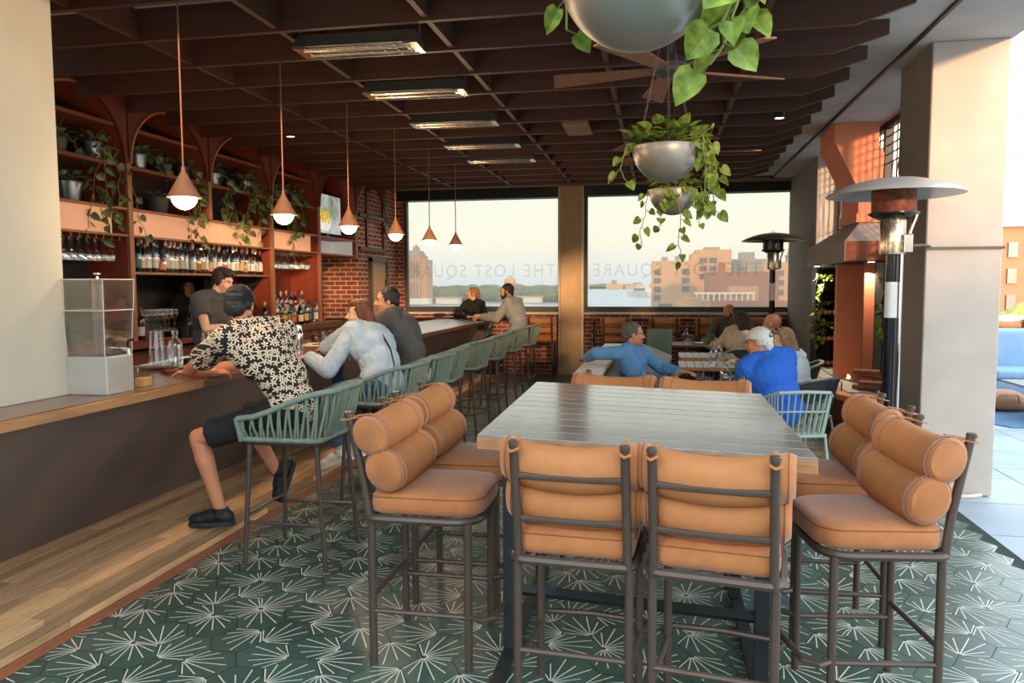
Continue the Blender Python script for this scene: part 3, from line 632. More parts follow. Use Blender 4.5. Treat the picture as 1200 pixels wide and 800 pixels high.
def high_chair(loc, rz, lab):
    c = thing('high_dining_chair', lab, 'chair', loc, rz, 'tan high chairs around the slatted table')
    for sx in (-1, 1):
        MB().tube([(.205*sx, -.205, 0), (.205*sx, -.205, .35), (.205*sx, -.205, .645)], .0165, 10).obj('leg', 'brown_tube', c)
        MB().tube([(.205*sx, .185, 0), (.205*sx, .185, .645)], .0165, 10).obj('leg', 'brown_tube', c)
        MB().tube([(.2*sx, -.215, .64), (.198*sx, -.235, .80), (.196*sx, -.295, 1.095)], .0165, 10).lathe([(.0185, 0), (.0185, .012), (.015, .016), (0, .016)], 12, (.196*sx, -.297, 1.09)).obj('back_post', 'brown_tube', c)
        MB().tube([(.205*sx, -.2, .235), (.205*sx, .18, .235)], .012, 8).obj('stretcher', 'brown_tube', c)
    MB().tube(rrect(.222, -.222, .222, .05, .65, 5, .10), .018, 8, True).obj('seat_frame', 'brown_tube', c)
    a = [(.205, .185, .24), (.235, .24, .24), (.2, .285, .24), (0, .305, .24), (-.2, .285, .24), (-.235, .24, .24), (-.205, .185, .24)]
    MB().tube(a, .0135, 8).obj('footrest', 'brown_tube', c)
    MB().tube([(-.205, -.205, .30), (.205, -.205, .30)], .012, 8).obj('stretcher', 'brown_tube', c)
    for z, y in ((.81, -.237), (.975, -.272)):
        MB().tube([(-.195, y, z), (-.1, y-.012, z), (0, y-.016, z), (.1, y-.012, z), (.195, y, z)], .0125, 8, flat=(1, .55)).obj('back_rail', 'brown_tube', c)
    t = MB()
    o = MB()
    for z, g in ((.668, -.012), (.675, 0), (.745, .004), (.762, -.012)): pass
    L0 = [rrect(.215+g, -.205-g, .235+g, .05, z, 5, .10) for z, g in ((.667, -.014), (.676, 0), (.70, .004), (.742, .004), (.758, -.006), (.768, -.03))]
    n_ = len(L0[0]); vs = [q for l in L0 for q in l]; fs = [tuple(range(n_-1, -1, -1)), tuple(range(5*n_, 6*n_))]
    for i in range(5):
        for k in range(n_): fs.append((i*n_+k, i*n_+(k+1) % n_, (i+1)*n_+(k+1) % n_, (i+1)*n_+k))
    o._add(vs, fs); sc = o.obj('seat_cushion', 'tan_fabric', c, angle=60)
    MB().tube(rrect(.2195, -.2095, .2395, .05, .744, 5, .10), .0022, 5, True).obj('piping', 'seam', sc)
    bolster(.50, -.135, .838, .078, .094, -.012, R_(24), 'lower_bolster', c, (3, 19))
    bolster(.52, -.185, .988, .070, .088, -.035, R_(20), 'upper_bolster', c, (3, 19))
    for sx in (-1, 1):
        MB().tube([(.196*sx, -.20, 1.10), (.196*sx, -.25, 1.092), (.18*sx, -.305, 1.075), (.196*sx, -.325, 1.07), (.213*sx, -.305, 1.072), (.2*sx, -.25, 1.085)], .006, 6, flat=(.5, 1.6)).obj('leather_strap', 'tan_band', c)
    return c
hc = high_chair((-.99, 3.28, 0), R_(-90), 'near tan high chair on the left side of the slatted table')
def hdup(loc, rz, lab): return dup(hc, loc, rz, lab)
hl = hdup((-1.0, 3.90, 0), R_(-90), 'far tan high chair on the left side of the slatted table')
hdup((-.285, 2.885, 0), R_(-4), 'left of the two front tan high chairs, back to the camera')
hdup((.22, 2.82, 0), R_(-9), 'right of the two front tan high chairs, back to the camera')
hdup((.80, 3.16, 0), R_(98), 'near tan high chair on the right side of the slatted table')
hdup((.80, 3.82, 0), R_(92), 'far tan high chair on the right side of the slatted table')
hdup((-.31, 4.53, 0), R_(168), 'left of the two tan high chairs at the far end of the slatted table')
hdup((.22, 4.40, 0), R_(166), 'right of the two tan high chairs at the far end of the slatted table')
# ---- slatted high table
mat('slat_wood', '8f8a80', .22, var=.22, scale=5, stretch=(1.2, 14, 14), island=.2, bump=.04, bscale=40, coat=.8, c2='756d63')
mat('table_edge', 'a5744c', .5, var=.25, scale=6, stretch=(1.2, 12, 12))
tb = thing('high_table', 'high slatted wooden table in the foreground between tan chairs', 'table', (-.1, 3.65, 0))
FL, BL, BR, FR = V((-.703, 2.898, 0)), V((-.731, 4.566, 0)), V((.544, 4.257, 0)), V((.534, 2.692, 0)); OF = V((-.1, 3.65, 0))
t = MB(); N = 11
for i in range(N):
    g0, g1 = i/N + .0022, (i+1)/N - .0022
    if i == 6: g0 += .003
    a, b, c_, d_ = FL.lerp(BL, g0), FR.lerp(BR, g0), FR.lerp(BR, g1), FL.lerp(BL, g1)
    lo = [p-OF+V((0, 0, 1.028)) for p in (a, b, c_, d_)]; hi = [p-OF+V((0, 0, 1.06)) for p in (a, b, c_, d_)]
    t.hull8(lo, hi)
t.obj('tabletop', 'slat_wood', tb, smooth=False, bevel=.0025)
for (a, b) in ((FL, FR), (BR, BL)):
    e = (b-a).normalized(); m_ = V((e.y, -e.x, 0))*.006
    lo = [p-OF+V((0, 0, 1.004)) for p in (a, b, b+m_, a+m_)]; hi = [p-OF+V((0, 0, 1.052)) for p in (a, b, b+m_, a+m_)]; MB().hull8(lo, hi).obj('edge_board', 'table_edge', tb, smooth=False, bevel=.002)
mat('table_base', '2e3231', .5, .4)
t = MB()
for q in (.12, .88): 
    a, b = FL.lerp(BL, q)-OF, FR.lerp(BR, q)-OF; t.hull8([a+V((.05, -.03, .985)), b+V((-.05, -.03, .985)), b+V((-.05, .03, .985)), a+V((.05, .03, .985))], [a+V((.05, -.03, 1.027)), b+V((-.05, -.03, 1.027)), b+V((-.05, .03, 1.027)), a+V((.05, .03, 1.027))])
t.obj('apron', 'table_base', tb, smooth=False)
for x, y in ((-.54, -.40), (.52, -.52), (-.54, .50), (.50, .36)):
    MB().box(x-.028, x+.028, y-.028, y+.028, .03, .985).obj('leg', 'table_base', tb, smooth=False, bevel=.003)
for x, ya, yb in ((-.54, -.75, .62), (.51, -.85, .50)):
    MB().box(x-.03, x+.03, ya, yb, .001, .03).obj('foot', 'table_base', tb, smooth=False, bevel=.003)
MB().tube([(-.54, -.40, .30), (.52, -.52, .30)], .026, 4).obj('stretcher', 'table_base', tb, smooth=False)
MB().tube([(-.54, .50, .30), (.50, .36, .30)], .026, 4).obj('stretcher', 'table_base', tb, smooth=False)
# ---- rope bar stools
mat('rope_green', '7c8b7c', .75, var=.14, scale=20, bump=.2, bscale=150); mat('olive_cushion', '54543a', .85, var=.1, scale=12)
mat('stool_tube', '5d4c43', .4, .3, var=.06)
def bar_stool(loc, rz, lab, m='rope_green'):
    s = thing('bar_stool', lab, 'stool', loc, rz, 'green rope bar stools along the bar')
    for sx in (-1, 1):
        for sy in (-1, 1):
            MB().tube([(.215*sx, .21*sy, .735), (.245*sx, .245*sy if sy > 0 else -.265, 0)], [.0155, .0135], 10).obj('leg', 'stool_tube', s)
        MB().tube([(.235*sx, -.245, .26), (.235*sx, .232, .26)], .010, 8).obj('stretcher', 'stool_tube', s)
    MB().tube([(-.235, .235, .30), (.235, .235, .30)], .010, 8).obj('footrest', 'stool_tube', s)
    MB().tube([(-.236, -.25, .26), (.236, -.25, .26)], .010, 8).obj('stretcher', 'stool_tube', s)
    MB().tube(rrect(.235, -.235, .235, .04, .735, 4), .014, 4, True).obj('seat_frame', 'stool_tube', s, smooth=False)
    # U-shaped paths, front-right round the back to front-left
    def U(hx, yb, yf, r, z0, zb):
        P = []
        for i in range(5): P.append((hx, yf+(yb+r-yf)*i/4))
        for i in range(1, 7): a = -pi/2*i/6; P.append((hx-r+r*cos(a), yb+r+r*sin(a)))
        for i in range(1, 6): P.append((hx-r-(2*hx-2*r)*i/5, yb))
        for i in range(1, 7): a = -pi/2 - pi/2*i/6; P.append((-hx+r+r*cos(a), yb+r+r*sin(a)))
        for i in range(1, 5): P.append((-hx, yb+r+(yf-yb-r)*i/4))
        n = len(P); out = []
        for x, y in P:
            u = min(1, max(0, (yf-y)/(yf-yb))); u = u*u*(3-2*u); out.append((x, y, z0+(zb-z0)*u))
        return out
    top = U(.295, -.325, .24, .14, .885, 1.045); bot = U(.245, -.245, .235, .06, .757, .757)
    MB().tube(top, .017, 10).obj('top_rail', m, s)
    MB().tube([(p[0]*1.0, p[1], p[2]) for p in bot], .016, 8).obj('rope_band', m, s)
    def along(path, u):
        ls = [0]
        for a, b in zip(path, path[1:]): ls.append(ls[-1]+(V(b)-V(a)).length)
        d = u*ls[-1]
        for i in range(len(path)-1):
            if d <= ls[i+1]: return V(path[i]).lerp(V(path[i+1]), (d-ls[i])/(ls[i+1]-ls[i]))
        return V(path[-1])
    K = 27; t = MB()
    for i in range(K):
        u = (i+.5)/K; a = along(top, u)
        for k, du in enumerate((-.017, .017)):
            v_ = min(.998, max(.002, u+du*(1 if i % 2 else .45))); b = along(bot, v_); mid = (a+b)/2 + V((a.x*.03, a.y*.03, 0))
            t.tube([a, mid, b], .0066, 5, flat=(1.3, .75))
    t.obj('rope_weave', m, s)
    MB().tube([(.255, .24, .75), (.295, .245, .885)], .0165, 8).tube([(-.255, .24, .75), (-.295, .245, .885)], .0165, 8).obj('arm_end', m, s)
    o = MB(); L0 = [rrect(.222+g, -.225-g, .225+g, .05, z, 4) for z, g in ((.745, -.01), (.755, 0), (.785, 0), (.797, -.02))]
    n_ = len(L0[0]); vs = [q for l in L0 for q in l]; fs = [tuple(range(n_-1, -1, -1)), tuple(range(3*n_, 4*n_))]
    for i in range(3):
        for k in range(n_): fs.append((i*n_+k, i*n_+(k+1) % n_, (i+1)*n_+(k+1) % n_, (i+1)*n_+k))
    o._add(vs, fs); o.obj('seat_cushion', 'olive_cushion', s, angle=60)
    return s
st = bar_stool((-2.15, 4.27, 0), R_(90), 'nearest green rope bar stool, the man in the patterned shirt sits on it')
for y, x, lab in ((5.64, -2.13, 'second green rope stool along the bar, under the woman in denim'), (6.36, -2.12, 'third green rope stool, under the man in the dark grey jacket'), (7.06, -2.15, 'empty green rope stool just past the man in the dark grey jacket'), (8.1, -2.15, 'second empty green rope stool along the bar'), (9.2, -2.15, 'third empty green rope stool along the bar'), (10.35, -2.15, 'green rope stool before the man in the grey hoodie'), (11.35, -2.12, 'farthest green rope stool on the long side, under the man in the grey hoodie')):
    dup(st, (x, y, 0), R_(90+random.uniform(-6, 6)), lab)
dup(st, (-3.25, 13.3, 0), R_(180), 'green rope stool at the far end of the bar, under the woman in black')
# ---- tan chairs and high ledge along the windows
lh = thing('window_ledge', 'narrow dark high ledge table along the right window', 'table', (.35, 13.72, 0))
MB().box(-1.55, 1.75, -.16, .18, 1.03, 1.065).obj('top', 'shelf_wood', lh, smooth=False, bevel=.004)
for x in (-1.5, -.45, .55, 1.65): MB().box(x-.02, x+.02, -.02, .02, 0, 1.03).obj('leg', 'black_metal', lh, smooth=False)
lh = thing('window_ledge', 'narrow dark high ledge table along the left window', 'table', (-3.3, 13.72, 0))
MB().box(-1.45, 1.48, -.16, .18, 1.03, 1.065).obj('top', 'shelf_wood', lh, smooth=False, bevel=.004)
for x in (-1.4, 0, 1.42): MB().box(x-.02, x+.02, -.02, .02, 0, 1.03).obj('leg', 'black_metal', lh, smooth=False)
for x, lab in ((-2.02, 'tan high chair against the left window ledge, beside the tan column'), (-.72, 'tan high chair at the right window ledge, nearest the column'), (.09, 'tan high chair at the right window ledge, above the green booth'), (.86, 'tan high chair at the right window ledge, beside the man in the olive shirt'), (1.55, 'tan high chair at the right window ledge, behind the woman in the cream sweater')):
    hl2 = dup(hc, (x, 13.32, 0), R_(random.uniform(-3, 3)), lab, 'tan high chairs along the window ledges')

for o in (hc, hl): o.scale = (1.07, 1.1, 1.0)
# ================================================================== HEATERS, FIREPLACE, BOOTH, PLANTERS
mat('heater_black', '1a1a1b', .22, .3, var=.05); mat('rust_mesh', '8a4520', .6, .4, var=.5, scale=30, c2='4d2a1c'); mat('perf_steel', 'c7b69c', .25, .95, var=.35, scale=60)
mat('paper_label', 'e4e0d8', .7); mat('reflector', 'c3c8c8', .38, .45, var=.04); mat('reflector_warm', 'a08a6c', .3, .9, var=.06)
def patio_heater(loc, lab, refl, rust):
    h = thing('patio_heater', lab, 'heater', loc)
    MB().lathe([(.27, .002), (.27, .03), (.21, .05), (.21, .06), (.0, .06)], 24).obj('base', 'heater_black', h)
    MB().tube([(0, 0, .05), (0, 0, 1.88)], .042, 14).obj('pole', 'heater_black', h)
    MB().lathe([(.085, 1.86), (.088, 1.88), (.088, 2.1), (.075, 2.12)], 20).obj('burner_cover', 'perf_steel', h)
    MB().lathe([(.075, 2.10), (.15, 2.135), (.172, 2.15), (.172, 2.158), (.0, 2.158)], 24).obj('collar', 'heater_black', h)
    MB().lathe([(.148, 2.155), (.15, 2.32), (.12, 2.325)], 24).obj('burner_screen', rust, h)
    MB().lathe([(.462, 2.285), (.458, 2.292), (.40, 2.325), (.30, 2.365), (.18, 2.395), (.06, 2.41), (0, 2.412)], 40, caps=False).lathe([(.462, 2.285), (.40, 2.312), (.28, 2.345), (.14, 2.37), (0, 2.375)], 40, caps=False).obj('reflector', refl, h)
    for a in (0, 2.1, 4.2): MB().tube([(.02*cos(a), .02*sin(a), 2.405), (.02*cos(a), .02*sin(a), 2.43)], .006, 6).obj('bolt', 'chrome', h)
    MB().tube([(.14, -.06, 2.14), (.1, -.06, 2.02), (.1, -.06, 1.93)], .011, 6).obj('bracket', 'chrome', h)
    MB().box(.05, .11, -.10, -.02, 1.87, 2.0).obj('control_box', 'chrome', h, smooth=False, bevel=.006)
    MB().lathe([(.0435, 1.40), (.0435, 1.66)], 12, caps=False).obj('label', 'paper_label', h)
    return h
hh = patio_heater((1.66, 6.0, 0), 'silver patio heater with a rusty burner, standing in front of the near stucco pillar', 'reflector', 'rust_mesh')
MB().tube([(.05, -.055, .06), (.052, -.05, 1.87)], .012, 8).obj('gas_pipe', 'chrome', hh)
MB().tube([(.10, -.03, 1.92), (.25, .1, 1.93), (.36, .34, 1.93)], .009, 6).obj('wall_tie', 'frame_dark', hh)
patio_heater((1.66, 12.0, .0), 'bronze-lit patio heater standing before the right screen window', 'reflector_warm', 'heater_black')
# ---- fireplace
mat('clay_orange', 'e0865e', .75, var=.06, scale=4); mat('rust_panel', '8b4a2c', .7, var=.1, scale=3); mat('hood_plaster', '9a8677', .75, var=.06, stretch=(1, 8, 1)); mat('hearth_stone', '9b958d', .7, var=.08); mat('cap_wood', 'b6784a', .5, var=.2, stretch=(1, 8, 8))
fp = thing('fireplace', 'orange open fireplace with a flared flue beside the right pillars', 'fireplace', (2.2, 9.6, 0))
def f_(x, y): return (x-2.2, y-9.6)
MB().prism([f_(1.84, 8.37), f_(2.05, 7.84), f_(2.49, 7.84), f_(2.49, 11.4), f_(1.80, 11.4)], .44, .50).obj('hearth_cap', 'cap_wood', fp, smooth=False, bevel=.006)
MB().prism([f_(1.96, 8.5), f_(2.1, 8.3), f_(2.49, 8.2), f_(2.49, 11.2), f_(1.92, 11.2)], .501, .508).obj('hearth_top', 'hearth_stone', fp, smooth=False)
MB().hull8([(*f_(2.1, 8.5), .002), (*f_(2.49, 8.2), .002), (*f_(2.49, 11.3), .002), (*f_(2.08, 11.3), .002)], [(*f_(1.88, 8.4), .439), (*f_(2.49, 7.9), .439), (*f_(2.49, 11.39), .439), (*f_(1.83, 11.39), .439)]).obj('hearth_base', 'rust_panel', fp, smooth=False)
MB().box(2.13-2.2, 2.43-2.2, .3, .42, .508, 1.90).obj('back_wall', 'clay_orange', fp, smooth=False)
MB().box(2.25-2.2, 2.36-2.2, -.46, -.40, .508, 1.90).obj('side_fin', 'rust_panel', fp, smooth=False)
MB().box(-.2, -.19, -.6, 1.55, 1.90, 2.115).obj('hood_fascia', 'hood_plaster', fp, smooth=False)
MB().box(-.19, .29, -.6, -.585, 1.90, 2.115).obj('hood_fascia', 'rust_panel', fp, smooth=False)
MB().box(-.188, .29, -.584, 1.55, 1.91, 2.11).obj('hood_core', 'charcoal', fp, smooth=False)
MB().box(-.203, .29, -.603, 1.552, 1.885, 1.90).obj('hood_lip', 'black_metal', fp, smooth=False)
MB().hull8([(-.2, -.6, 2.116), (.29, -.6, 2.116), (.29, 1.55, 2.116), (-.2, 1.55, 2.116)], [(.02, -.3, 2.34), (.25, -.3, 2.34), (.25, .5, 2.34), (.02, .5, 2.34)]).obj('hood_slope', 'hood_plaster', fp, smooth=False)
MB().box(-.02, .27, -.32, .52, 2.34, 2.44).box(.0, .26, -.30, .5, 2.44, 2.56).obj('flue_neck', 'clay_orange', fp, smooth=False)
MB().prism([(.0, 2.56), (.24, 2.56), (.26, 3.1), (.20, 3.2), (.20, 3.452), (-.27, 3.452), (-.27, 3.25), (.0, 2.7)], -.5, .30, T=RX(pi/2)).obj('flue', 'clay_orange', fp, smooth=False)
mat('flame', 'ffb060', .5, emit=4, var=.2)
MB().tube([(.03, .1, .510), (.05, .12, .53), (.04, .14, .56)], [.015, .02, .003], 8).obj('flame', 'flame', fp)
MB().tube([(-.28, -1.0, .508), (-.28, -1.0, .60), (-.2, .9, .60), (-.2, .9, .508)], .006, 6).obj('guard_rail', 'black_metal', fp)
for p in ((2.10, 11.0), (2.28, 9.0)):
    l = bpy.data.lights.new('hood_light', 'SPOT'); l.energy = 42; l.spot_size = R_(110); l.color = (1, .85, .65); o = bpy.data.objects.new('hood_light', l); COL.objects.link(o); o.parent = fp; o.location = (p[0]-2.2, p[1]-9.6, 1.87)
    MB().lathe([(.035, 1.880), (.035, 1.884), (0, 1.884)], 12, (p[0]-2.2, p[1]-9.6, 0)).obj('hood_lamp', 'spot_glow', fp)
# log niches
mat('bark', '7d5237', .85, var=.35, scale=20, stretch=(1, 6, 6)); mat('log_end', 'b98a5d', .8, var=.2, scale=25)
def log_rack(loc, w_, zs, lab):
    r = thing('log_rack', lab, 'rack', loc)
    MB().box(-w_/2, -w_/2+.03, -.14, .14, 0, zs[-1]).box(w_/2-.03, w_/2, -.14, .14, 0, zs[-1]).obj('upright', 'black_metal', r, smooth=False)
    for z in zs: MB().box(-w_/2+.031, w_/2-.031, -.14, .14, z-.02, z).obj('shelf', 'black_metal', r, smooth=False)
    MB().box(-w_/2, w_/2, .14, .155, 0, zs[-1]).obj('back', 'charcoal', r, smooth=False)
    return r
rackL = (2.26, 11.25, .508); rackR = (2.40, 8.72, .508)
log_rack(rackL, .30, (.02, .36, .72, 1.06, 1.36), 'black log rack in the recess left of the orange fireplace wall')
log_rack(rackR, .20, (.02, .34, .68, 1.02, 1.36), 'black log rack in the dark recess right of the fireplace')
pl0 = None
def log(loc, r, L, rz, lab, g):
    o = thing('firewood_log', lab, 'log', loc, rz, g)
    MB().tube([(0, -L/2, 0), (0, L/2, 0)], [r, r*.93], 9).obj('bark', 'bark', o)
    MB().lathe([(r*.86, 0), (r*.86, .004), (0, .004)], 9, T=TR(0, -L/2, 0) @ RX(pi/2)).obj('cut_end', 'log_end', o); return o
rng = random.Random(4)
lg0 = None
for (rx, ry, rz_), wd, lv, side in ((rackL, .30, (.02, .36, .72), 'left'), (rackR, .20, (.02, .34), 'right')):
    for z in lv:
        n_ = 4 if side == 'left' else 3
        for i in range(n_):
            x = rx - wd/2 + .062 + i*(wd-.12)/(n_-1); 
            if lg0 is None: lg0 = log((x, ry-.03, rz_+z+.033), .031, .26, 0, 'split firewood log lying in the rack left of the orange fireplace wall', 'firewood in the left rack'); continue
            dup(lg0, (x, ry-.03-rng.uniform(0, .05), rz_+z+.033), rng.uniform(-.05, .05), 'split firewood log lying in the rack %s of the %s' % (side, 'orange fireplace wall' if side == 'left' else 'fireplace, behind the heater pole'), 'firewood in the %s rack' % side)
for i, (x, y, z, a) in enumerate(((2.16, 8.62, .545, .9), (2.20, 8.50, .60, 1.2), (2.22, 8.66, .66, .8), (2.14, 8.5, .722, 1.1))):
    dup(lg0, (x, y, z), a, '%s log of the loose stack on the hearth beside the heater pole' % ['bottom', 'second', 'third', 'topmost'][i], 'loose logs on the hearth')
# ---- plants
mat('pothos', '36541a', .5, var=.35, scale=34, c2='7f8f3a', spec=.3); mat('pothos_bright', '41600f', .5, var=.3, scale=34, c2='8c9a3a', spec=.3); mat('pothos_dark', '3c5230', .45, var=.3, scale=12, c2='71824a'); mat('stem', '6f7a3a', .6); mat('dry_vine', '8a7346', .7)
mat('soil', '2a1d14', .95)
def leaves(t, rng, p, n, rad, L, droop=.3, up=.6):
    for _ in range(n):
        a = rng.uniform(0, 2*pi); r = rad*math.sqrt(rng.random())
        b = V((p[0]+r*cos(a), p[1]+r*sin(a), p[2]+rng.uniform(0, .5)*L))
        d = V((cos(a), sin(a), rng.uniform(-droop, up)))
        t.leaf(b, d, (rng.uniform(-.5, .5), rng.uniform(-.5, .5), 1), L*rng.uniform(.7, 1.2), L*rng.uniform(.65, .95), curl=rng.uniform(.1, .5))
def vine(ts, tl, rng, pts, step, L, r=.003):
    pts = [V(p) for p in pts]; dense = []
    for a, b in zip(pts, pts[1:]):
        m = max(2, int((b-a).length/.03))
        for i in range(m): dense.append(a.lerp(b, i/m) + V((rng.uniform(-1, 1), rng.uniform(-1, 1), 0))*.004)
    dense.append(pts[-1]); ts.tube(dense, r, 5)
    acc = 0; side = 1
    for a, b in zip(dense, dense[1:]):
        acc += (b-a).length
        if acc > step:
            acc = 0; side = -side; ang = rng.uniform(0, 2*pi)
            d = V((cos(ang), sin(ang), rng.uniform(-.9, .1)))
            q = b + d*.03; ts.tube([b, q], r*.7, 4)
            tl.leaf(q, d + V((0, 0, -.7)), V((rng.uniform(-.4, .4), -1, .5)), L*rng.uniform(.75, 1.2), L*rng.uniform(.7, .95), curl=rng.uniform(.1, .4))
def shelf_plant(loc, lab, seed, r=.075, h=.15, L=.075, n=16, vines=(), pm='bucket', nm='potted_pothos', m='pothos_dark'):
    rng = random.Random(seed)
    p = thing(nm, lab, 'plant', loc)
    MB().lathe([(r*.72, 0), (r*.74, .004), (r, h), (r*1.04, h+.002), (r*1.04, h+.012), (r*.93, h+.012), (r*.9, h-.01), (0, h-.012)], 18).obj('pot', pm, p)
    MB().lathe([(r*.88, h-.011), (0, h-.006)], 14).obj('soil', 'soil', p)
    ts, tl = MB(), MB()
    for i in range(n//3):
        a = rng.uniform(0, 6.28); q = (cos(a)*r*1.1, sin(a)*r*1.1, h+rng.uniform(.04, .16)); ts.tube([(0, 0, h-.006), (q[0]*.5, q[1]*.5, h+.1), q], .0025, 4)
    leaves(tl, rng, (0, 0, h+.03), n, r*1.5, L, .4, .9)
    for pts in vines: vine(ts, tl, rng, pts, .055, L)
    ts.obj('vines', 'dry_vine' if m == 'pothos_dark' else 'stem', p); tl.obj('foliage', m, p, smooth=False, recalc=False); return p
mat('bucket', '8b8f90', .35, .8, var=.12, scale=10); mat('dark_pot', '3f3c39', .5, .3)
z1, z2 = 2.79, 2.385; PX = -5.10
def hang(y0, z0, y1, z1_, x=.17, wob=.05, seed=0):
    rg = random.Random(seed); n_ = 6
    return [(.05, y0*.5, .17)]+[(x+.02*rg.uniform(-1, 1), y0+(y1-y0)*i/n_+rg.uniform(-wob, wob)*(i > 0), z0+(z1_-z0)*i/n_) for i in range(n_+1)]
shelf_plant((PX, 6.22, z1), 'pothos in a bright bucket left of the first full arch, vines trailing far down', 1, .085, .16, .085, 20, [hang(-.05, .12, -.1, -.72, seed=1), hang(.1, .12, .1, -.55, seed=2), hang(.2, .1, .42, -.75, .2, seed=3), hang(-.1, .1, -.3, -.62, seed=9)], 'bucket')
shelf_plant((PX, 5.80, z1), 'pothos at the far left of the upper bar shelf, half hidden by the white pier', 2, .08, .13, .075, 14, [hang(.1, .1, .25, -.05, .1, seed=4)], 'dark_pot')
shelf_plant((PX, 5.92, z2), 'pothos in a ribbed grey bucket on the lower shelf beside the white pier', 3, .10, .17, .075, 10, [hang(.15, .15, .35, -.15, .18, seed=5)], 'bucket')
shelf_plant((PX, 6.83, z1), 'pothos in a grey bucket at the left end of the first arched upper shelf', 4, .085, .15, .085, 18, [hang(.1, .15, .35, -.05, .12, seed=6)], 'bucket')
shelf_plant((PX, 7.25, z1), 'small leafy plant in the middle of the first arched upper shelf', 5, .075, .12, .08, 14, [], 'dark_pot')
shelf_plant((PX, 7.56, z1), 'trailing plant at the right end of the first arched upper shelf', 6, .08, .14, .08, 16, [hang(.0, .1, .05, -.68, seed=7), hang(.12, .1, .0, -.45, seed=8)], 'dark_pot')
shelf_plant((PX, 7.10, z2), 'broad grey pot with wilting leaves on the lower shelf behind the first pendant', 7, .125, .16, .06, 9, [hang(.2, .15, .3, -.22, .19, seed=10)], 'dark_pot')
shelf_plant((PX, 8.15, z1), 'leafy pothos in a bright bucket at the left of the second arched shelf', 8, .085, .15, .09, 22, [hang(.0, .1, -.05, -.5, seed=11), hang(.1, .1, .2, -.6, seed=12)], 'bucket')
shelf_plant((PX, 8.82, z1), 'pothos in a bright bucket, right on the second arched shelf, thick vines below', 9, .085, .15, .09, 24, [hang(-.1, .1, -.3, -.62, seed=13), hang(.05, .1, .02, -.58, seed=14), hang(.2, .1, .2, -.42, seed=15), hang(-.2, .1, -.2, -.5, seed=16)], 'bucket')
shelf_plant((PX, 8.52, z2), 'small pot under hanging vines on the lower shelf of the second arch', 10, .07, .10, .07, 14, [hang(.0, .1, -.3, -.15, .18, seed=17)], 'dark_pot')
shelf_plant((PX, 9.6, z1), 'dense trailing plant on the third arched shelf behind the second pendant', 11, .09, .13, .085, 26, [hang(.0, .1, .1, -.6, seed=18), hang(.2, .1, .2, -.75, seed=19)], 'dark_pot')
shelf_plant((PX, 10.05, z1), 'bushy plant at the right end of the third arched shelf', 12, .09, .13, .085, 26, [hang(.0, .1, -.1, -.4, seed=20)], 'dark_pot')
mat('bronze_pot', '6a4a30', .4, .6)
shelf_plant((PX, 9.95, z2), 'bronze basket pot with a drooping plant on the lower shelf of the third arch', 13, .12, .19, .06, 14, [hang(.0, .1, -.35, -.15, .18, seed=21)], 'bronze_pot')
# hanging planters
def hanging_planter(loc, lab, seed, vines, m, n=34, L=.085, r=.195):
    rng = random.Random(seed)
    p = thing('hanging_planter', lab, 'planter', loc, 0)
    prof = [(r*sin(a), -r*1.02*cos(a)) for a in [pi/2*i/14 for i in range(15)]]
    MB().lathe(prof + [(r*1.01, .004), (r*.97, .004), (r*.95, -.03), (0, -.035)], 40).obj('bowl', 'nickel', p)
    MB().lathe([(r*.94, -.028), (0, -.01)], 20).obj('soil', 'soil', p)
    for k_ in range(3):
        a = .6+2*pi*k_/3; ht = 3.47 if loc[1] < 2.5 else 3.26; top = V((0, 0, ht-loc[2]-.02)); b = V((r*.95*cos(a), r*.95*sin(a), .0)); t = MB(); m_ = int((top-b).length/.028)
        for i in range(m_):
            c = b.lerp(top, (i+.5)/m_); d = (top-b).normalized()*.016; s = V((-sin(a), cos(a), 0))*.006 if i % 2 else V((cos(a), sin(a), 0))*.006
            t.tube([c-d, c-d*.5+s, c+d*.5+s, c+d, c+d*.5-s, c-d*.5-s], .0018, 4, True)
        t.obj('chain', 'frame_dark', p)
    MB().tube([(0, 0, ht-.03-loc[2]), (0, 0, ht+.001-loc[2])], .012, 8).obj('ceiling_hook', 'frame_dark', p)
    ts, tl = MB(), MB()
    for i in range(12):
        a = rng.uniform(0, 6.28); ts.tube([(0, 0, -.01), (cos(a)*r*.5, sin(a)*r*.5, .07), (cos(a)*r*.9, sin(a)*r*.9, .06)], .003, 4)
    leaves(tl, rng, (0, 0, .03), n, r*1.02, L, .2, 1.0); leaves(tl, rng, (0, 0, .07), n//2, r*.8, L*1.05, -.2, 1.2)
    for pts, st_, LL in vines: vine(ts, tl, rng, pts, st_, LL, .0032)
    ts.obj('vines', 'stem', p); tl.obj('foliage', m, p, smooth=False, recalc=False); return p
hanging_planter((-.06, 1.95, 2.425), 'nearest hanging metal bowl planter at the top edge, with big bright leaves', 31,
    [([(.12, -.08, .02), (.2, -.16, -.02), (.21, -.17, -.14), (.19, -.17, -.2)], .05, .105), ([(.15, .05, .02), (.23, 0, 0), (.25, -.02, -.12), (.2, -.04, -.22), (.17, -.06, -.26)], .05, .10), ([(.05, -.15, .03), (.1, -.21, .0), (.09, -.215, -.08)], .06, .06), ([(.16, .1, .02), (.27, .06, .03), (.3, .02, -.06), (.27, .02, -.14)], .06, .10), ([(-.12, .1, .02), (-.195, .12, -.02), (-.19, .12, -.1)], .06, .07), ([(.16, .0, .02), (.22, -.06, .02), (.235, -.07, -.1), (.2, -.08, -.22)], .035, .085), ([(.17, .02, .02), (.26, .03, -.02), (.25, .02, -.16)], .04, .09)], 'pothos_bright', 26, .10)
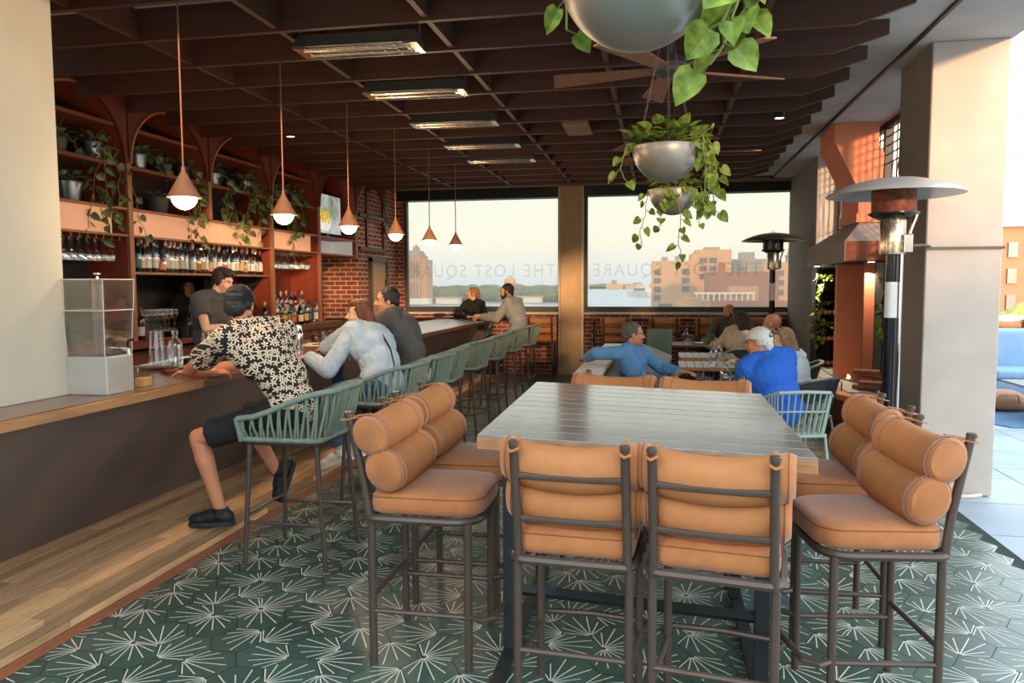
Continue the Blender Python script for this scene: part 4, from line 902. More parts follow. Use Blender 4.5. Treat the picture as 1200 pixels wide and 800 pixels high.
hanging_planter((.03, 4.617, 2.445), 'middle hanging metal bowl planter with vines down its right side', 32,
    [([(.1, -.05, .02), (.23, -.08, .02), (.25, -.08, -.2), (.24, -.05, -.38)], .035, .075), ([(.12, .05, .02), (.24, .0, .05), (.29, -.02, -.1), (.27, -.02, -.25), (.28, 0, -.4)], .035, .08), ([(.1, .1, .03), (.25, .1, .12), (.27, .1, .15)], .04, .07), ([(-.1, 0, .03), (-.23, -.04, .02), (-.26, -.05, -.12), (-.24, -.05, -.18)], .06, .07), ([(.08, -.12, .02), (.2, -.17, .03), (.215, -.16, -.12), (.22, -.12, -.3)], .045, .07), ([(.15, -.1, .02), (.22, -.12, -.03), (.21, -.12, -.33), (.25, -.1, -.42)], .05, .08)], 'pothos', 46, .085)
hanging_planter((.1, 6.417, 2.41), 'farthest hanging metal bowl planter with thin vines hanging below it', 33,
    [([(-.1, -.1, .02), (-.2, -.1, 0), (-.22, -.1, -.2), (-.26, -.12, -.33), (-.24, -.1, -.45)], .05, .075), ([(0, -.15, .02), (.02, -.21, 0), (.06, -.2, -.25), (.04, -.18, -.42), (.08, -.16, -.58)], .05, .075), ([(-.05, -.15, .02), (-.08, -.21, 0), (-.1, -.2, -.3)], .05, .08), ([(.12, -.05, .02), (.22, -.05, .02), (.24, -.05, -.2), (.2, -.05, -.26)], .05, .07), ([(.05, -.1, .02), (.14, -.18, 0), (.13, -.19, -.14)], .04, .08)], 'pothos', 26, .08)
# plants in the log racks
for (x, y, z), lab, s_ in (((2.22, 11.12, 1.57), 'bright pothos in the left log rack, topmost of three', 41), ((2.20, 11.12, 1.23), 'bright pothos in the left log rack, middle of three', 42), ((2.22, 11.10, .868+.07), 'bright pothos in the left log rack, lowest of three', 43), ((2.40, 8.62, 1.53), 'pothos in the right log rack behind the heater pole, upper one', 44), ((2.38, 8.62, 1.19), 'pothos in the right log rack behind the heater pole, lower one', 45)):
    shelf_plant((x, y, z), lab, s_, .055, .09, .085, 24, [[(0, -.05, .1), (-.03, -.12, .08), (-.05, -.14, -.05)], [(-.03, 0, .1), (-.1, -.06, .05), (-.12, -.06, -.1)]], 'dark_pot', 'potted_pothos', 'pothos_bright')
# ---- green booth
mat('booth_green', '4d6156', .7, var=.08, bump=.05, bscale=200); mat('white_cap', 'd9d3c4', .5, var=.03); mat('booth_wood', 'b87c4c', .5, var=.2, stretch=(1, 1, 6)); mat('grey_pillow', 'a8a299', .9, var=.06, bump=.2, bscale=30)
bo = thing('booth_bench', 'curved green upholstered booth with a white cap and wooden outer shell', 'bench', (-.6, 8.3, 0))
outer = [(.52, -1.86), (.1, -1.90)] + [(-.02-.13*sin(a)-.0, -1.60-.30*cos(a)) for a in [pi/2*i/6 for i in range(7)]] + [(-.15, -.5), (-.15, 2.1)]
outer = [(.50, -1.86), (.15, -1.90), (-.02, -1.84), (-.12, -1.72), (-.16, -1.5), (-.16, -.5), (-.14, .6), (-.12, 2.1)]
inner = [(.52, -1.66), (.2, -1.68), (.13, -1.62), (.09, -1.5), (.09, -.5), (.11, .6), (.13, 2.1)]
MB().prism(outer+inner[::-1], .806, .85).obj('cap', 'white_cap', bo, smooth=False, bevel=.008)
outs = [(x*.985, y*.99) for x, y in outer]
MB().prism(outs+inner[::-1], .02, .805).obj('shell', 'booth_wood', bo, smooth=False)
MB().prism([(.53, -1.65), (.2, -1.67), (.14, -1.61), (.10, -1.5), (.10, 2.08), (.24, 2.08), (.24, -1.4), (.53, -1.52)], .40, .80).obj('back_cushion', 'booth_green', bo, smooth=False, bevel=.03)
MB().prism([(.25, -1.39), (.55, -1.5), (.62, -1.3), (.66, 1.4), (.25, 1.4)], .30, .46).obj('seat_cushion', 'booth_green', bo, smooth=False, bevel=.03)
MB().prism([(.25, -1.39), (.55, -1.45), (.6, -1.25), (.62, 1.38), (.25, 1.38)], .02, .30).obj('seat_base', 'booth_wood', bo, smooth=False)
pr = MB().box(-.16, .16, -.05, .05, 0, .62).obj('x', 'booth_green', None, smooth=False, bevel=.04, seg=4); pr.name = 'end_panel'; pr.parent = bo; pr.location = (.60, 1.50, .47)
def cushion(loc, rot, s, lab, m):
    t = MB(); n_ = 14
    for sgn in (1, -1):
        g = [[V(((u-.5)*s, sgn*.12*(sin(pi*u)*sin(pi*v))**.7, (v-.5)*s)) for v in [j/n_ for j in range(n_+1)]] for u in [i/n_ for i in range(n_+1)]]
        vs = [q for r in g for q in r]; t._add(vs, [(i*(n_+1)+j, i*(n_+1)+j+1, (i+1)*(n_+1)+j+1, (i+1)*(n_+1)+j) for i in range(n_) for j in range(n_)])
    bmesh.ops.remove_doubles(t.b, verts=t.b.verts, dist=.0005)
    o = t.obj('throw_pillow', m); o.location = loc; o.rotation_euler = rot; return tag(o, lab, 'pillow')
cushion((-.08, 9.2, .69), (R_(-20), R_(22), R_(15)), .42, 'rumpled grey throw pillow leaning in the green booth', 'grey_pillow')
# ---- low dining tables
mat('slat_pale', 'b5ab9c', .45, var=.15, scale=6, stretch=(14, 1, 14), island=.12); mat('walnut', '6b4630', .35, var=.2, stretch=(6, 1, 6), coat=.3)
def slat_table(loc, w_, d_, lab, m='slat_pale', edge='table_edge', rz=0):
    t_ = thing('dining_table', lab, 'table', loc, rz)
    t = MB(); n_ = max(6, int(w_/.085))
    for i in range(n_): t.box(-w_/2+w_*i/n_+.003, -w_/2+w_*(i+1)/n_-.003, -d_/2, d_/2, .72, .745)
    t.obj('tabletop', m, t_, smooth=False, bevel=.002)
    for s_ in (-1, 1): MB().box(-w_/2, w_/2, s_*d_/2-.004, s_*d_/2+.004, .705, .742).obj('edge_board', edge, t_, smooth=False)
    MB().tube([(0, 0, .02), (0, 0, .719)], .035, 10).obj('pedestal', 'table_base', t_)
    for a in (0, pi/2): MB().box(-.25, .25, -.03, .03, .001, .025, T=RZ(a+.4)).obj('foot', 'table_base', t_, smooth=False)
    return t_
slat_table((.66, 8.85, 0), .88, .70, 'slatted dining table in front of the bald man and the woman in cream')
slat_table((.60, 10.0, 0), .70, .70, 'slatted dining table with the far green panel behind it')
t_ = thing('dining_table', 'round-cornered pale dining table in front of the man in the blue polo', 'table', (.49, 7.02, 0))
MB().prism([(x, y) for x, y, z in rrect(.34, -.33, .33, .10, 0)], .715, .745).obj('tabletop', 'slat_pale', t_, smooth=False, bevel=.006)
MB().tube([(0, 0, .02), (0, 0, .714)], .035, 10).obj('pedestal', 'table_base', t_)
for a in (0, pi/2): MB().box(-.25, .25, -.03, .03, .001, .025, T=RZ(a+.4)).obj('foot', 'table_base', t_, smooth=False)
t_ = thing('dining_table', 'dark round-cornered table before the man in the olive shirt', 'table', (.62, 11.85, 0))
MB().prism([(x, y) for x, y, z in rrect(.48, -.36, .36, .15, 0)], .715, .75).obj('tabletop', 'walnut', t_, smooth=False, bevel=.008)
MB().tube([(0, 0, .02), (0, 0, .714)], .035, 10).obj('pedestal', 'table_base', t_)
for a in (0, pi/2): MB().box(-.25, .25, -.03, .03, .001, .025, T=RZ(a+.4)).obj('foot', 'table_base', t_, smooth=False)
# ---- low chairs
mat('mint_rope', 'a9b8a6', .6, var=.06); mat('grey_shell', '45484a', .7, var=.08); mat('pale_tube', 'b9bcb6', .35, .5)
def low_chair(loc, rz, lab, kind):
    c = thing('dining_chair', lab, 'chair', loc, rz)
    m = 'mint_rope' if kind == 'rope' else 'pale_tube'
    for sx in (-1, 1):
        MB().tube([(.21*sx, .20, .44), (.235*sx, .235, 0)], .0125, 8).obj('leg', m, c)
        MB().tube([(.21*sx, -.20, .44), (.235*sx, -.27, 0)], .0125, 8).obj('leg', m, c)
    MB().tube(rrect(.225, -.22, .22, .06, .44, 4), .013, 8, True).obj('seat_frame', m, c)
    top = [(.25, .20, .62), (.27, 0, .68), (.26, -.2, .76), (.2, -.30, .80), (0, -.33, .81), (-.2, -.30, .80), (-.26, -.2, .76), (-.27, 0, .68), (-.25, .20, .62)]
    bot = [(.22, .2, .45), (.225, 0, .45), (.22, -.16, .45), (.17, -.215, .45), (0, -.225, .45), (-.17, -.215, .45), (-.22, -.16, .45), (-.225, 0, .45), (-.22, .2, .45)]
    if kind == 'rope':
        MB().tube(top, .014, 8).tube([(.25, .2, .62), (.22, .2, .44)], .013, 8).tube([(-.25, .2, .62), (-.22, .2, .44)], .013, 8).obj('back_rail', m, c)
        t = MB()
        for i in range(8):
            for j in range(4):
                a = V(top[i]).lerp(V(top[i+1]), (j+.5)/4); b = V(bot[i]).lerp(V(bot[i+1]), (j+.5)/4); t.tube([a, b], .0065, 5)
        t.tube([V(a).lerp(V(b), .45) for a, b in zip(top, bot)], .008, 6).obj('back_slats', m, c)
        MB().prism([(x, y) for x, y, z in rrect(.215, -.21, .21, .05, 0)], .445, .47).obj('seat', m, c, smooth=False, bevel=.01)
    else:
        t = MB()
        for i in range(8):
            a, b, c1, d1 = V(top[i]), V(top[i+1]), V(bot[i+1]), V(bot[i]); k_ = .96
            t.hull8([a*1, b*1, c1, d1], [V((p.x*.92, p.y*.92, p.z)) for p in (a, b, c1, d1)])
        t.obj('shell_back', 'grey_shell', c, smooth=False)
        MB().tube(top, .012, 8).obj('back_rail', m, c)
        MB().prism([(x, y) for x, y, z in rrect(.215, -.21, .21, .05, 0)], .445, .50).obj('seat', 'grey_shell', c, smooth=False, bevel=.015)
    return c
low_chair((1.06, 6.52, 0), R_(12), 'pale green woven rope dining chair, nearest on the right', 'rope')
low_chair((1.26, 7.35, 0), R_(40), 'dark grey upholstered chair behind the blonde woman in the white hoodie', 'shell')
low_chair((1.42, 8.75, 0), R_(80), 'grey shell chair with a pale frame, under the bald man', 'shell')
low_chair((1.05, 10.6, 0), R_(20), 'grey shell chair under the woman in the cream sweater', 'shell')
low_chair((.95, 12.75, 0), R_(172), 'grey shell chair under the man in the olive shirt', 'shell')
# ---- outside on the right
mat('blue_canvas', '7f9db8', .85, var=.06); mat('outdoor_wood', '8c8378', .6, var=.1); mat('leather_bag', 'b4805a', .6, var=.12); mat('rubber_mat', '4d6b86', .8, bump=.6, bscale=90); mat('parapet_white', 'e6e4de', .8)
struct(MB().box(2.62, 14, 14.0, 14.3, 0, 1.1).obj('wall_parapet', 'parapet_white', smooth=False))
so_ = thing('outdoor_sofa', 'blue canvas outdoor sofa beyond the right pillar', 'sofa', (5.3, 11.3, 0))
MB().box(-1.0, 1.2, -.35, .45, .06, .38).obj('base', 'blue_canvas', so_, smooth=False, bevel=.02); MB().box(-1.0, 1.2, .2, .48, .38, 1.02).obj('backrest', 'blue_canvas', so_, smooth=False, bevel=.06, seg=3); MB().box(-.98, 1.18, -.40, .2, .385, .52).obj('seat_cushion', 'blue_canvas', so_, smooth=False, bevel=.05, seg=3)
ot = thing('outdoor_table', 'low pale outdoor table in front of the blue sofa', 'table', (4.75, 10.1, 0))
MB().box(-.55, .6, -.35, .35, .42, .45).obj('top', 'outdoor_wood', ot, smooth=False, bevel=.006)
for s_ in (-1, 1): MB().tube([(-.3*s_, -.2, .42), (-.15*s_, .05, .2), (-.32*s_, .2, .0)], .03, 8).obj('leg', 'outdoor_wood', ot)
bg_ = thing('duffel_bag', 'tan leather bag lying on the mat under the outdoor table', 'bag', (4.35, 10.75, .012))
MB().ball((0, 0, .14), (.28, .16, .14), 16).ball((.16, .02, .1), (.2, .15, .1), 14).obj('body', 'leather_bag', bg_, remesh=.012, smoothit=4)
MB().tube([(-.15, -.14, .12), (-.1, -.19, .22), (.1, -.19, .22), (.15, -.14, .12)], .012, 6).obj('strap', 'leather_bag', bg_)
o = MB().prism([(3.95, 9.5), (6.2, 9.5), (6.2, 12.4), (3.75, 12.4), (3.6, 10.1)], .001, .011).obj('floor_mat', 'rubber_mat', smooth=False); tag(o, 'blue textured mat on the terrace under the sofa', 'mat')
dup(hl2, (5.15, 12.9, 0), R_(0), 'left one of the two tan high chairs outside against the white parapet', 'tan high chairs outside by the parapet'); dup(hl2, (5.8, 12.9, 0), R_(0), 'right one of the two tan high chairs outside against the white parapet', 'tan high chairs outside by the parapet')
mat('street_brick', 'b77a5a', .9, var=.1, scale=.3); mat('foliage_gold', '9a9446', .9, var=.35, scale=1.2)
b_ = block('apartment_house', 'red brick apartment house seen past the right pillar', 25.5, 60, [(-6, 8, 0, 10, 0, 25.6)], 'street_brick', [(-5.2, 14.2, 9, 6, 1.3, 1.85, .6, 1.05, 0)], [('cornice', 'white_paint', [(-6.2, 8.2, -.3, .2, 25.6, 26.2)])])
t = MB(); rg = random.Random(8)
for i in range(8):
    x, y = 15.5+1.4*i, 48+(i % 3)*1.2; t.tube([(x, y, -20), (x, y, -2)], .18, 6)
    for _ in range(9): t.ball((x+rg.uniform(-1, 1), y+rg.uniform(-.8, .8), -1.6+rg.uniform(-1.2, 1.3)), rg.uniform(.7, 1.1), 8)
tag(t.obj('street_trees', 'foliage_gold'), 'golden green street trees below the apartment house at the right edge', 'trees', None, 'stuff')
tr_ = MB()
mat('bulb_glow', 'fff0d0', .4, emit=2)
for i, (z0, lab) in enumerate(((4.3, 'upper string of festoon bulbs beyond the right pillar'), (3.72, 'middle bare cable beyond the right pillar'), (3.28, 'lower string of festoon bulbs beyond the right pillar'))):
    s_ = thing('string_light', lab, 'string light', (3.0, 10.0, z0)); pts = [(.45*j, .15*j, .06-.05*j+.012*(j-3)**2*.3) for j in range(12)]
    MB().tube(pts, .006, 6).obj('cable', 'frame_dark', s_)
    if i != 1:
        for j in range(2, 10, 2): MB().lathe([(.0, -.10), (.025, -.085), (.03, -.06), (.015, -.03)], 10, pts[j]).obj('bulb', 'bulb_glow', s_); MB().lathe([(.016, -.03), (.018, 0)], 8, pts[j]).obj('socket', 'black_metal', s_)
# ================================================================== BOTTLES, GLASSES, SMALL THINGS
glass_mat('clear_glass', (.97, .98, .97), .9); glass_mat('green_glass', (.20, .42, .26), .5); glass_mat('amber_glass', (.5, .24, .08), .5); glass_mat('dark_glass', (.05, .06, .04), .5); glass_mat('teal_glass', (.25, .5, .5), .5)
glass_mat('acrylic', (.975, .955, .935), .28, .1); glass_mat('water', (.9, .93, .95), .3)
glass_mat('whiskey', (.72, .34, .08), .1); glass_mat('rose', (.85, .42, .25), .1); glass_mat('beer', (.85, .55, .15), .1)
for n_, c in (('label_cream', 'cbbb96'), ('label_white', 'd2cec4'), ('label_orange', 'b55c2c'), ('label_teal', '3c6f66'), ('label_black', '20201f'), ('label_pink', 'd0805f'), ('label_yellow', 'bb9c4a'), ('cap_black', '161616'), ('cap_cork', 'b98f62'), ('cap_red', '9c2b1f'), ('cap_gold', 'b59248')): mat(n_, c, .55, var=.05)
def bottle(kind, body, lab, cap, liq=None):
    """kind: (radius, shoulder z, height, neck radius)"""
    r, sh_, h, nr = kind
    t = thing('liquor_bottle', '', 'bottle')
    MB().lathe([(r*.9, 0), (r, .006), (r, sh_), (r*.85, sh_+.02), (nr*1.15, sh_+.045), (nr, sh_+.06), (nr, h-.012), (nr*1.2, h-.010), (nr*1.2, h)], 16).obj('glass', body, t)
    if liq: MB().lathe([(r*.86, .005), (r*.93, .01), (r*.93, sh_*.8), (0, sh_*.8)], 14).obj('liquid', liq, t)
    MB().lathe([(r*1.012, sh_*.22), (r*1.012, sh_*.68)], 16, caps=False).obj('label', lab, t)
    MB().lathe([(nr*1.25, h-.03), (nr*1.28, h), (nr*1.2, h+.018), (0, h+.019)], 12).obj('cap', cap, t)
    return t
K_ = {'tall': (.036, .20, .31, .014), 'slim': (.032, .21, .32, .013), 'square': (.041, .165, .26, .016), 'short': (.043, .13, .22, .017), 'wine': (.037, .19, .30, .0145)}
PROT = {}
def bt(key, *a):
    PROT[key] = (a, None)
DESC = {}
def proto(key, k, body, lab, cap, liq, desc): PROT[key] = [None, (K_[k], body, lab, cap, liq)]; DESC[key] = desc
proto('a', 'tall', 'clear_glass', 'label_white', 'cap_cork', None, 'clear bottle with white label and cork top')
proto('b', 'square', 'clear_glass', 'label_orange', 'cap_black', 'rose', 'square-shouldered bottle with orange label')
proto('c', 'tall', 'green_glass', 'label_teal', 'cap_black', None, 'green bottle with teal label')
proto('d', 'wine', 'dark_glass', 'label_cream', 'cap_gold', None, 'dark bottle with cream label')
proto('e', 'slim', 'clear_glass', 'label_cream', 'cap_cork', 'whiskey', 'slim amber-filled bottle with cream label')
proto('f', 'short', 'clear_glass', 'label_pink', 'cap_black', 'rose', 'short squat bottle with pink label')
proto('g', 'tall', 'clear_glass', 'label_yellow', 'cap_red', 'beer', 'pale bottle with yellow label and red cap')
proto('h', 'slim', 'clear_glass', 'label_white', 'cap_black', None, 'clear slim bottle with black cap')
proto('i', 'tall', 'teal_glass', 'label_white', 'cap_cork', None, 'teal bottle with white label')
proto('j', 'wine', 'amber_glass', 'label_white', 'cap_red', None, 'amber bottle with white label and red cap')
def put_bottle(key, loc, lab, g):
    p = PROT[key]
    if p[0] is None:
        p[0] = bottle(*p[1]); p[0].location = loc; o = p[0]
    else: o = dup(p[0], loc, random.uniform(0, 6))
    o['label'] = lab; o['group'] = g; return o
row = 'hciedgabahaedabfabbghaeadjdajad'
row = 'icdahfeaaehabghfeabhaegfaadj'
y0, y1 = 6.56, 8.98
for i, kx in enumerate(row):
    y = y0 + (y1-y0)*i/(len(row)-1)
    put_bottle(kx, (-5.02+random.uniform(-.02, .02), y, 1.7885), '%s, %s from left, front row, high bottle shelf' % (DESC[kx], ORD[i]), 'bottles on the high shelf')
back = 'hagheajhdaghe'
for i, kx in enumerate(back):
    y = 6.62 + .188*i
    put_bottle(kx, (-5.18, y, 1.7885), '%s, %s from left, rear row, high bottle shelf' % (DESC[kx].split(' with ')[0], ORD[i]), 'bottles on the high shelf')
rz_ = MB().box(-.09, .09, -.62, .62, 0, .12).obj('bottle_riser', 'red_brown', smooth=False, bevel=.004); rz_.location = (-5.12, 9.82, 1.1262); tag(rz_, 'low red-brown step under the rear bottles of the cluster', 'riser')
mid = [('a', .02, -.17), ('h', .22, -.17), ('b', .30, -.2), ('e', .47, -.17), ('c', .55, -.18), ('j', .72, -.19), ('h', .80, -.17), ('a', .9, -.19), ('e', 0, 0), ('g', .09, .06), ('b', .17, -.02), ('e', .05, -.06), ('b', .25, .09), ('f', .20, -.09), ('a', .33, .0), ('g', .42, .09), ('d', .34, .15), ('j', .46, -.05), ('g', .52, .12), ('d', .56, .0), ('c', .66, .06), ('c', .76, .02), ('h', .85, .08), ('a', .94, .02), ('h', .12, -.2), ('a', .38, -.2), ('j', .62, -.18)]
for i, (kx, dy_, dx_) in enumerate(mid):
    put_bottle(kx, (-4.93+dx_*.9, 9.24+dy_*1.18, 1.247 if dx_ < -.1 else 1.126), '%s, %s from left, %s in the ledge cluster' % (DESC[kx].replace('bottle with', 'with') if len(DESC[kx].split()) > 7 else DESC[kx], ORD[sum(1 for q in mid if q[1] < dy_)], 'raised' if dx_ < -.1 else 'standing low'), 'bottles clustered on the back bar ledge')
for kx, loc, lab in (('d', (-4.98, 9.02, 1.126), 'lone dark bottle on the ledge left of the bottle cluster'), ('j', (-4.98, 6.62, 1.126), 'amber bottle with red cap in the corner beside the stacked wine glasses'), ('e', (-4.92, 7.55, 1.126), 'amber bottle with cream label right of the black pots'), ('h', (-4.86, 7.66, 1.126), 'clear bottle on the worktop behind the bartender'), ('g', (-4.96, 7.4, 1.126), 'red-capped bottle behind the black pots')):
    put_bottle(kx, loc, lab, 'bottles on the worktop')
# stemware
def wine_glass(flip=False):
    t = thing('wine_glass', '', 'glass')
    P = [(.034, 0), (.034, .003), (.005, .008), (.004, .085), (.012, .095), (.034, .12), (.042, .15), (.037, .20)]
    T = TR(0, 0, .2) @ RX(pi) if flip else None
    MB().lathe(P[:5], 14, T=T).obj('stem', 'clear_glass', t); MB().lathe(P[4:], 16, T=T, caps=False).obj('bowl', 'clear_glass', t)
    return t
wg = wine_glass(); wd = wine_glass(True)
def glass_rack(loc, L, lab):
    r = thing('glass_rack', lab, 'rack', loc)
    for i in range(int(L/.1)+1): MB().box(-.16, .16, .1*i-.008, .1*i+.008, -.03, 0).obj('rail', 'shelf_wood', r, smooth=False)
    for i in range(int(L/.1)+1): MB().box(-.16, .16, .1*i-.022, .1*i+.022, -.036, -.030).obj('flange', 'shelf_wood', r, smooth=False)
    return r
glass_rack((-5.1, 5.32, 2.114), 1.1, 'wooden stemware rack under the left shelf beside the white pier'); glass_rack((-5.1, 9.25, 2.114), 1.2, 'wooden stemware rack above the bottle cluster')
first = True
for y0_, n_, side in ((5.37, 10, 'rack by the white pier'), (9.3, 11, 'rack above the bottle cluster')):
    for i in range(n_):
        for j, x in enumerate((-5.0, -5.15)):
            o = wd if first else dup(wd, (0, 0, 0)); first = False
            o.location = (x, y0_+.1*i, 2.114-.030-.2); o['label'] = 'upside-down wine glass, %s from left, %s row, %s' % (ORD[i], ['front', 'rear'][j], side); o['group'] = 'hanging stemware'
first = True
for i in range(6):
    for j in range(2):
        o = wg if first else dup(wg, (0, 0, 0)); first = False
        o.location = (-4.98-.1*j, 6.72+.085*i, 1.215); o['label'] = 'upright wine glass on the wooden box, %s in its %s row' % (ORD[i], ['front', 'rear'][j]); o['group'] = 'wine glasses on the box'
o = MB().box(-.18, .18, -.3, .3, 0, .012).box(-.18, .18, -.3, -.285, .012, .076).box(-.18, .18, .285, .3, .012, .076).box(-.18, .18, -.3, .3, .076, .088).obj('wooden_crate', 'pale_wood', smooth=False); o.location = (-5.0, 6.95, 1.126); tag(o, 'low wooden crate on the worktop carrying wine glasses', 'crate')
mat('cast_iron', '2a2a2a', .5, .4)
for i in range(3):
    o = MB().lathe([(.0, .004), (.05, 0), (.052, 0), (.058, .10), (.062, .10), (.062, .106), (.01, .115), (.012, .13), (0, .132)], 18).obj('iron_pot', 'cast_iron'); o.location = (-4.78, 7.0+.135*i, 1.126); tag(o, 'small black lidded pot on the worktop, %s of three' % ['leftmost', 'middle', 'rightmost'][i], 'pot', 'black pots on the worktop')
tp = thing('beer_tap_tower', 'chrome beer tap tower with four handles behind the bartender', 'tap', (-4.95, 7.9, 1.126))
MB().tube([(0, -.22, 0), (0, -.22, .30)], .03, 12).tube([(0, .22, 0), (0, .22, .30)], .03, 12).obj('column', 'chrome', tp)
MB().tube([(0, -.3, .30), (0, .3, .30)], .04, 14).obj('crossbar', 'chrome', tp)
for y in (-.21, -.07, .07, .21):
    f = MB().tube([(.03, y, .30), (.09, y, .30), (.1, y, .24)], .01, 8).obj('faucet', 'chrome', tp); MB().tube([(.07, y, .31), (.06, y, .42), (.055, y, .44)], [.009, .016, .006], 10).obj('handle', 'brushed', f)
# drink dispenser
dd_ = thing('drink_dispenser', 'tall clear drink dispenser on a steel base at the near end of the bar', 'dispenser', (-3.055, 3.715, 1.0605), R_(2))
MB().box(-.119, .119, -.113, .113, 0, .203).obj('base', 'brushed', dd_, smooth=False, bevel=.004)
def shell(hx0, hx1, z0, z1, th=.004):
    t = MB()
    for sx, sy in ((1, 0), (-1, 0), (0, 1), (0, -1)):
        def q(h, z): return [(h*sx-th*(sx != 0)*sx*0, 0, z)]
        if sx: lo = [(sx*hx0, -hx0, z0), (sx*hx0, hx0, z0), (sx*(hx0-th), hx0, z0), (sx*(hx0-th), -hx0, z0)]; hi = [(sx*hx1, -hx1, z1), (sx*hx1, hx1, z1), (sx*(hx1-th), hx1, z1), (sx*(hx1-th), -hx1, z1)]
        else: lo = [(-hx0, sy*hx0, z0), (hx0, sy*hx0, z0), (hx0, sy*(hx0-th), z0), (-hx0, sy*(hx0-th), z0)]; hi = [(-hx1, sy*hx1, z1), (hx1, sy*hx1, z1), (hx1, sy*(hx1-th), z1), (-hx1, sy*(hx1-th), z1)]
        t.hull8(lo, hi)
    return t
shell(.112, .122, .204, .46).box(-.11, .11, -.11, .11, .204, .208).obj('lower_tank', 'acrylic', dd_, smooth=False)
shell(.125, .130, .461, .625).box(-.126, .126, -.126, .126, .457, .461).obj('upper_tank', 'acrylic', dd_, smooth=False)
MB().box(-.1, .1, -.1, .1, .209, .40).obj('water', 'water', dd_, smooth=False)
MB().lathe([(.035, .21), (.035, .60)], 20, caps=False).obj('ice_core', 'acrylic', dd_)
MB().box(-.132, .132, -.132, .132, .626, .632).obj('lid', 'acrylic', dd_, smooth=False)
MB().lathe([(.008, .632), (.006, .645), (.02, .655), (.02, .664), (0, .666)], 14).obj('lid_knob', 'chrome', dd_)
mat('acrylic_edge', 'c9c4bd', .2, var=.04)
for z, h in ((.459, .126), (.628, .131), (.206, .113)): MB().tube([(h, h, z), (-h, h, z), (-h, -h, z), (h, -h, z)], .0028, 6, True).obj('edge_rim', 'acrylic_edge', dd_)
for sx in (-1, 1):
    for sy in (-1, 1): MB().tube([(.112*sx, .112*sy, .206), (.122*sx, .122*sy, .458)], .0022, 6).obj('corner_edge', 'acrylic_edge', dd_); MB().tube([(.125*sx, .125*sy, .46), (.13*sx, .13*sy, .627)], .0022, 6).obj('corner_edge', 'acrylic_edge', dd_)
sp = MB().tube([(.117, .02, .245), (.165, .02, .245)], .013, 10).tube([(.155, .02, .245), (.158, .02, .212)], .012, 10).obj('spigot', 'chrome', dd_); MB().tube([(.155, .02, .255), (.158, .02, .29), (.19, .02, .295)], .007, 8).obj('lever', 'heater_black', sp)
# items along the bar
def simple(name, mb, m, loc, lab, cat, rz=0, g=None, **k):
    o = mb.obj(name, m, **k); o.location = loc; o.rotation_euler = (0, 0, rz); return tag(o, lab, cat, g)
mat('kraft', 'b98f5e', .85); mat('navy', '24365c', .7); mat('leather_brown', '6e2f1a', .5, var=.3, scale=20); mat('paper', 'e6dccb', .8, var=.03); mat('ink', '2b2624', .8)
simple('coaster_box', MB().box(-.03, .03, -.045, .045, 0, .05), 'kraft', (-3.0, 3.99, 1.0605), 'small kraft cardboard box on the bar right of the dispenser', 'box', .2, smooth=False, bevel=.002)
simple('napkin_pack', MB().box(-.012, .012, -.03, .03, 0, .10), 'navy', (-3.08, 3.98, 1.0605), 'narrow navy packet standing between the dispenser and the kraft box', 'packet', .2, smooth=False, bevel=.002)
simple('leather_wallet', MB().box(-.05, .05, -.075, .075, 0, .012).box(-.05, .05, -.075, .075, .0125, .022), 'leather_brown', (-3.25, 4.62, 1.0605), 'brown leather wallet lying on the bar left of the seated man', 'wallet', .9, smooth=False, bevel=.004)
tr_ = thing('bar_tray', 'mirror-bright steel tray of glassware on the bar behind the dispenser', 'tray', (-3.5, 5.15, 1.0605), .12)
MB().box(-.16, .16, -.42, .62, .02, .026).obj('tray_floor', 'chrome', tr_, smooth=False); MB().tube([(-.16, -.42, .03), (.16, -.42, .03), (.16, .62, .03), (-.16, .62, .03)], .006, 6, True).obj('rim', 'chrome', tr_)
for x in (-.14, .14):
    for y in (-.4, .6): MB().tube([(x, y, 0), (x, y, .021)], .01, 8).obj('foot', 'chrome', tr_)
def carafe(loc, lab, g, h=.24, fill=.1):
    t = thing('water_carafe', lab, 'carafe', loc, 0, g)
    MB().lathe([(.046, 0), (.05, .006), (.05, .13), (.046, .15), (.02, .18), (.018, .20), (.024, h)], 18, caps=False).lathe([(.046, 0), (0, .004)], 18).obj('glass', 'clear_glass', t)
    MB().lathe([(.044, .007), (.046, .012), (.046, fill), (0, fill)], 16).obj('water', 'water', t); return t
ca = carafe((-3.47, 4.98, 1.0875), 'square-shouldered water carafe on the steel tray behind the dispenser', 'water carafes')
for loc, lab in (((-3.50, 5.42, 1.0875), 'wine glass at the near right end of the steel tray'), ((-3.45, 5.5, 1.0875), 'wine glass at the far right end of the steel tray')):
    dup(wg, loc, 0, lab, 'wine glasses on the steel tray')
def tumbler(loc, lab, g, liq=None, r=.036, h=.10, flip=False):
    t = thing('tumbler_glass', lab, 'glass', loc, 0, g)
    a, b = (r*.85, r) if not flip else (r, r*.85)
    MB().lathe([(a, 0), (b, h)], 16, caps=False).lathe([(a*.97, .002 if not flip else h-.002), (0, .004 if not flip else h-.002)], 16).obj('glass', 'clear_glass', t)
    if liq: MB().lathe([(a*.93, .006), (a*.98, h*.55), (0, h*.55)], 14).obj('drink', liq, t)
    return t
tu = tumbler((-3.56, 4.86, 1.0875), 'upturned tumbler in the stack on the steel tray, front left', 'upturned tumblers on the tray', flip=True, h=.12)
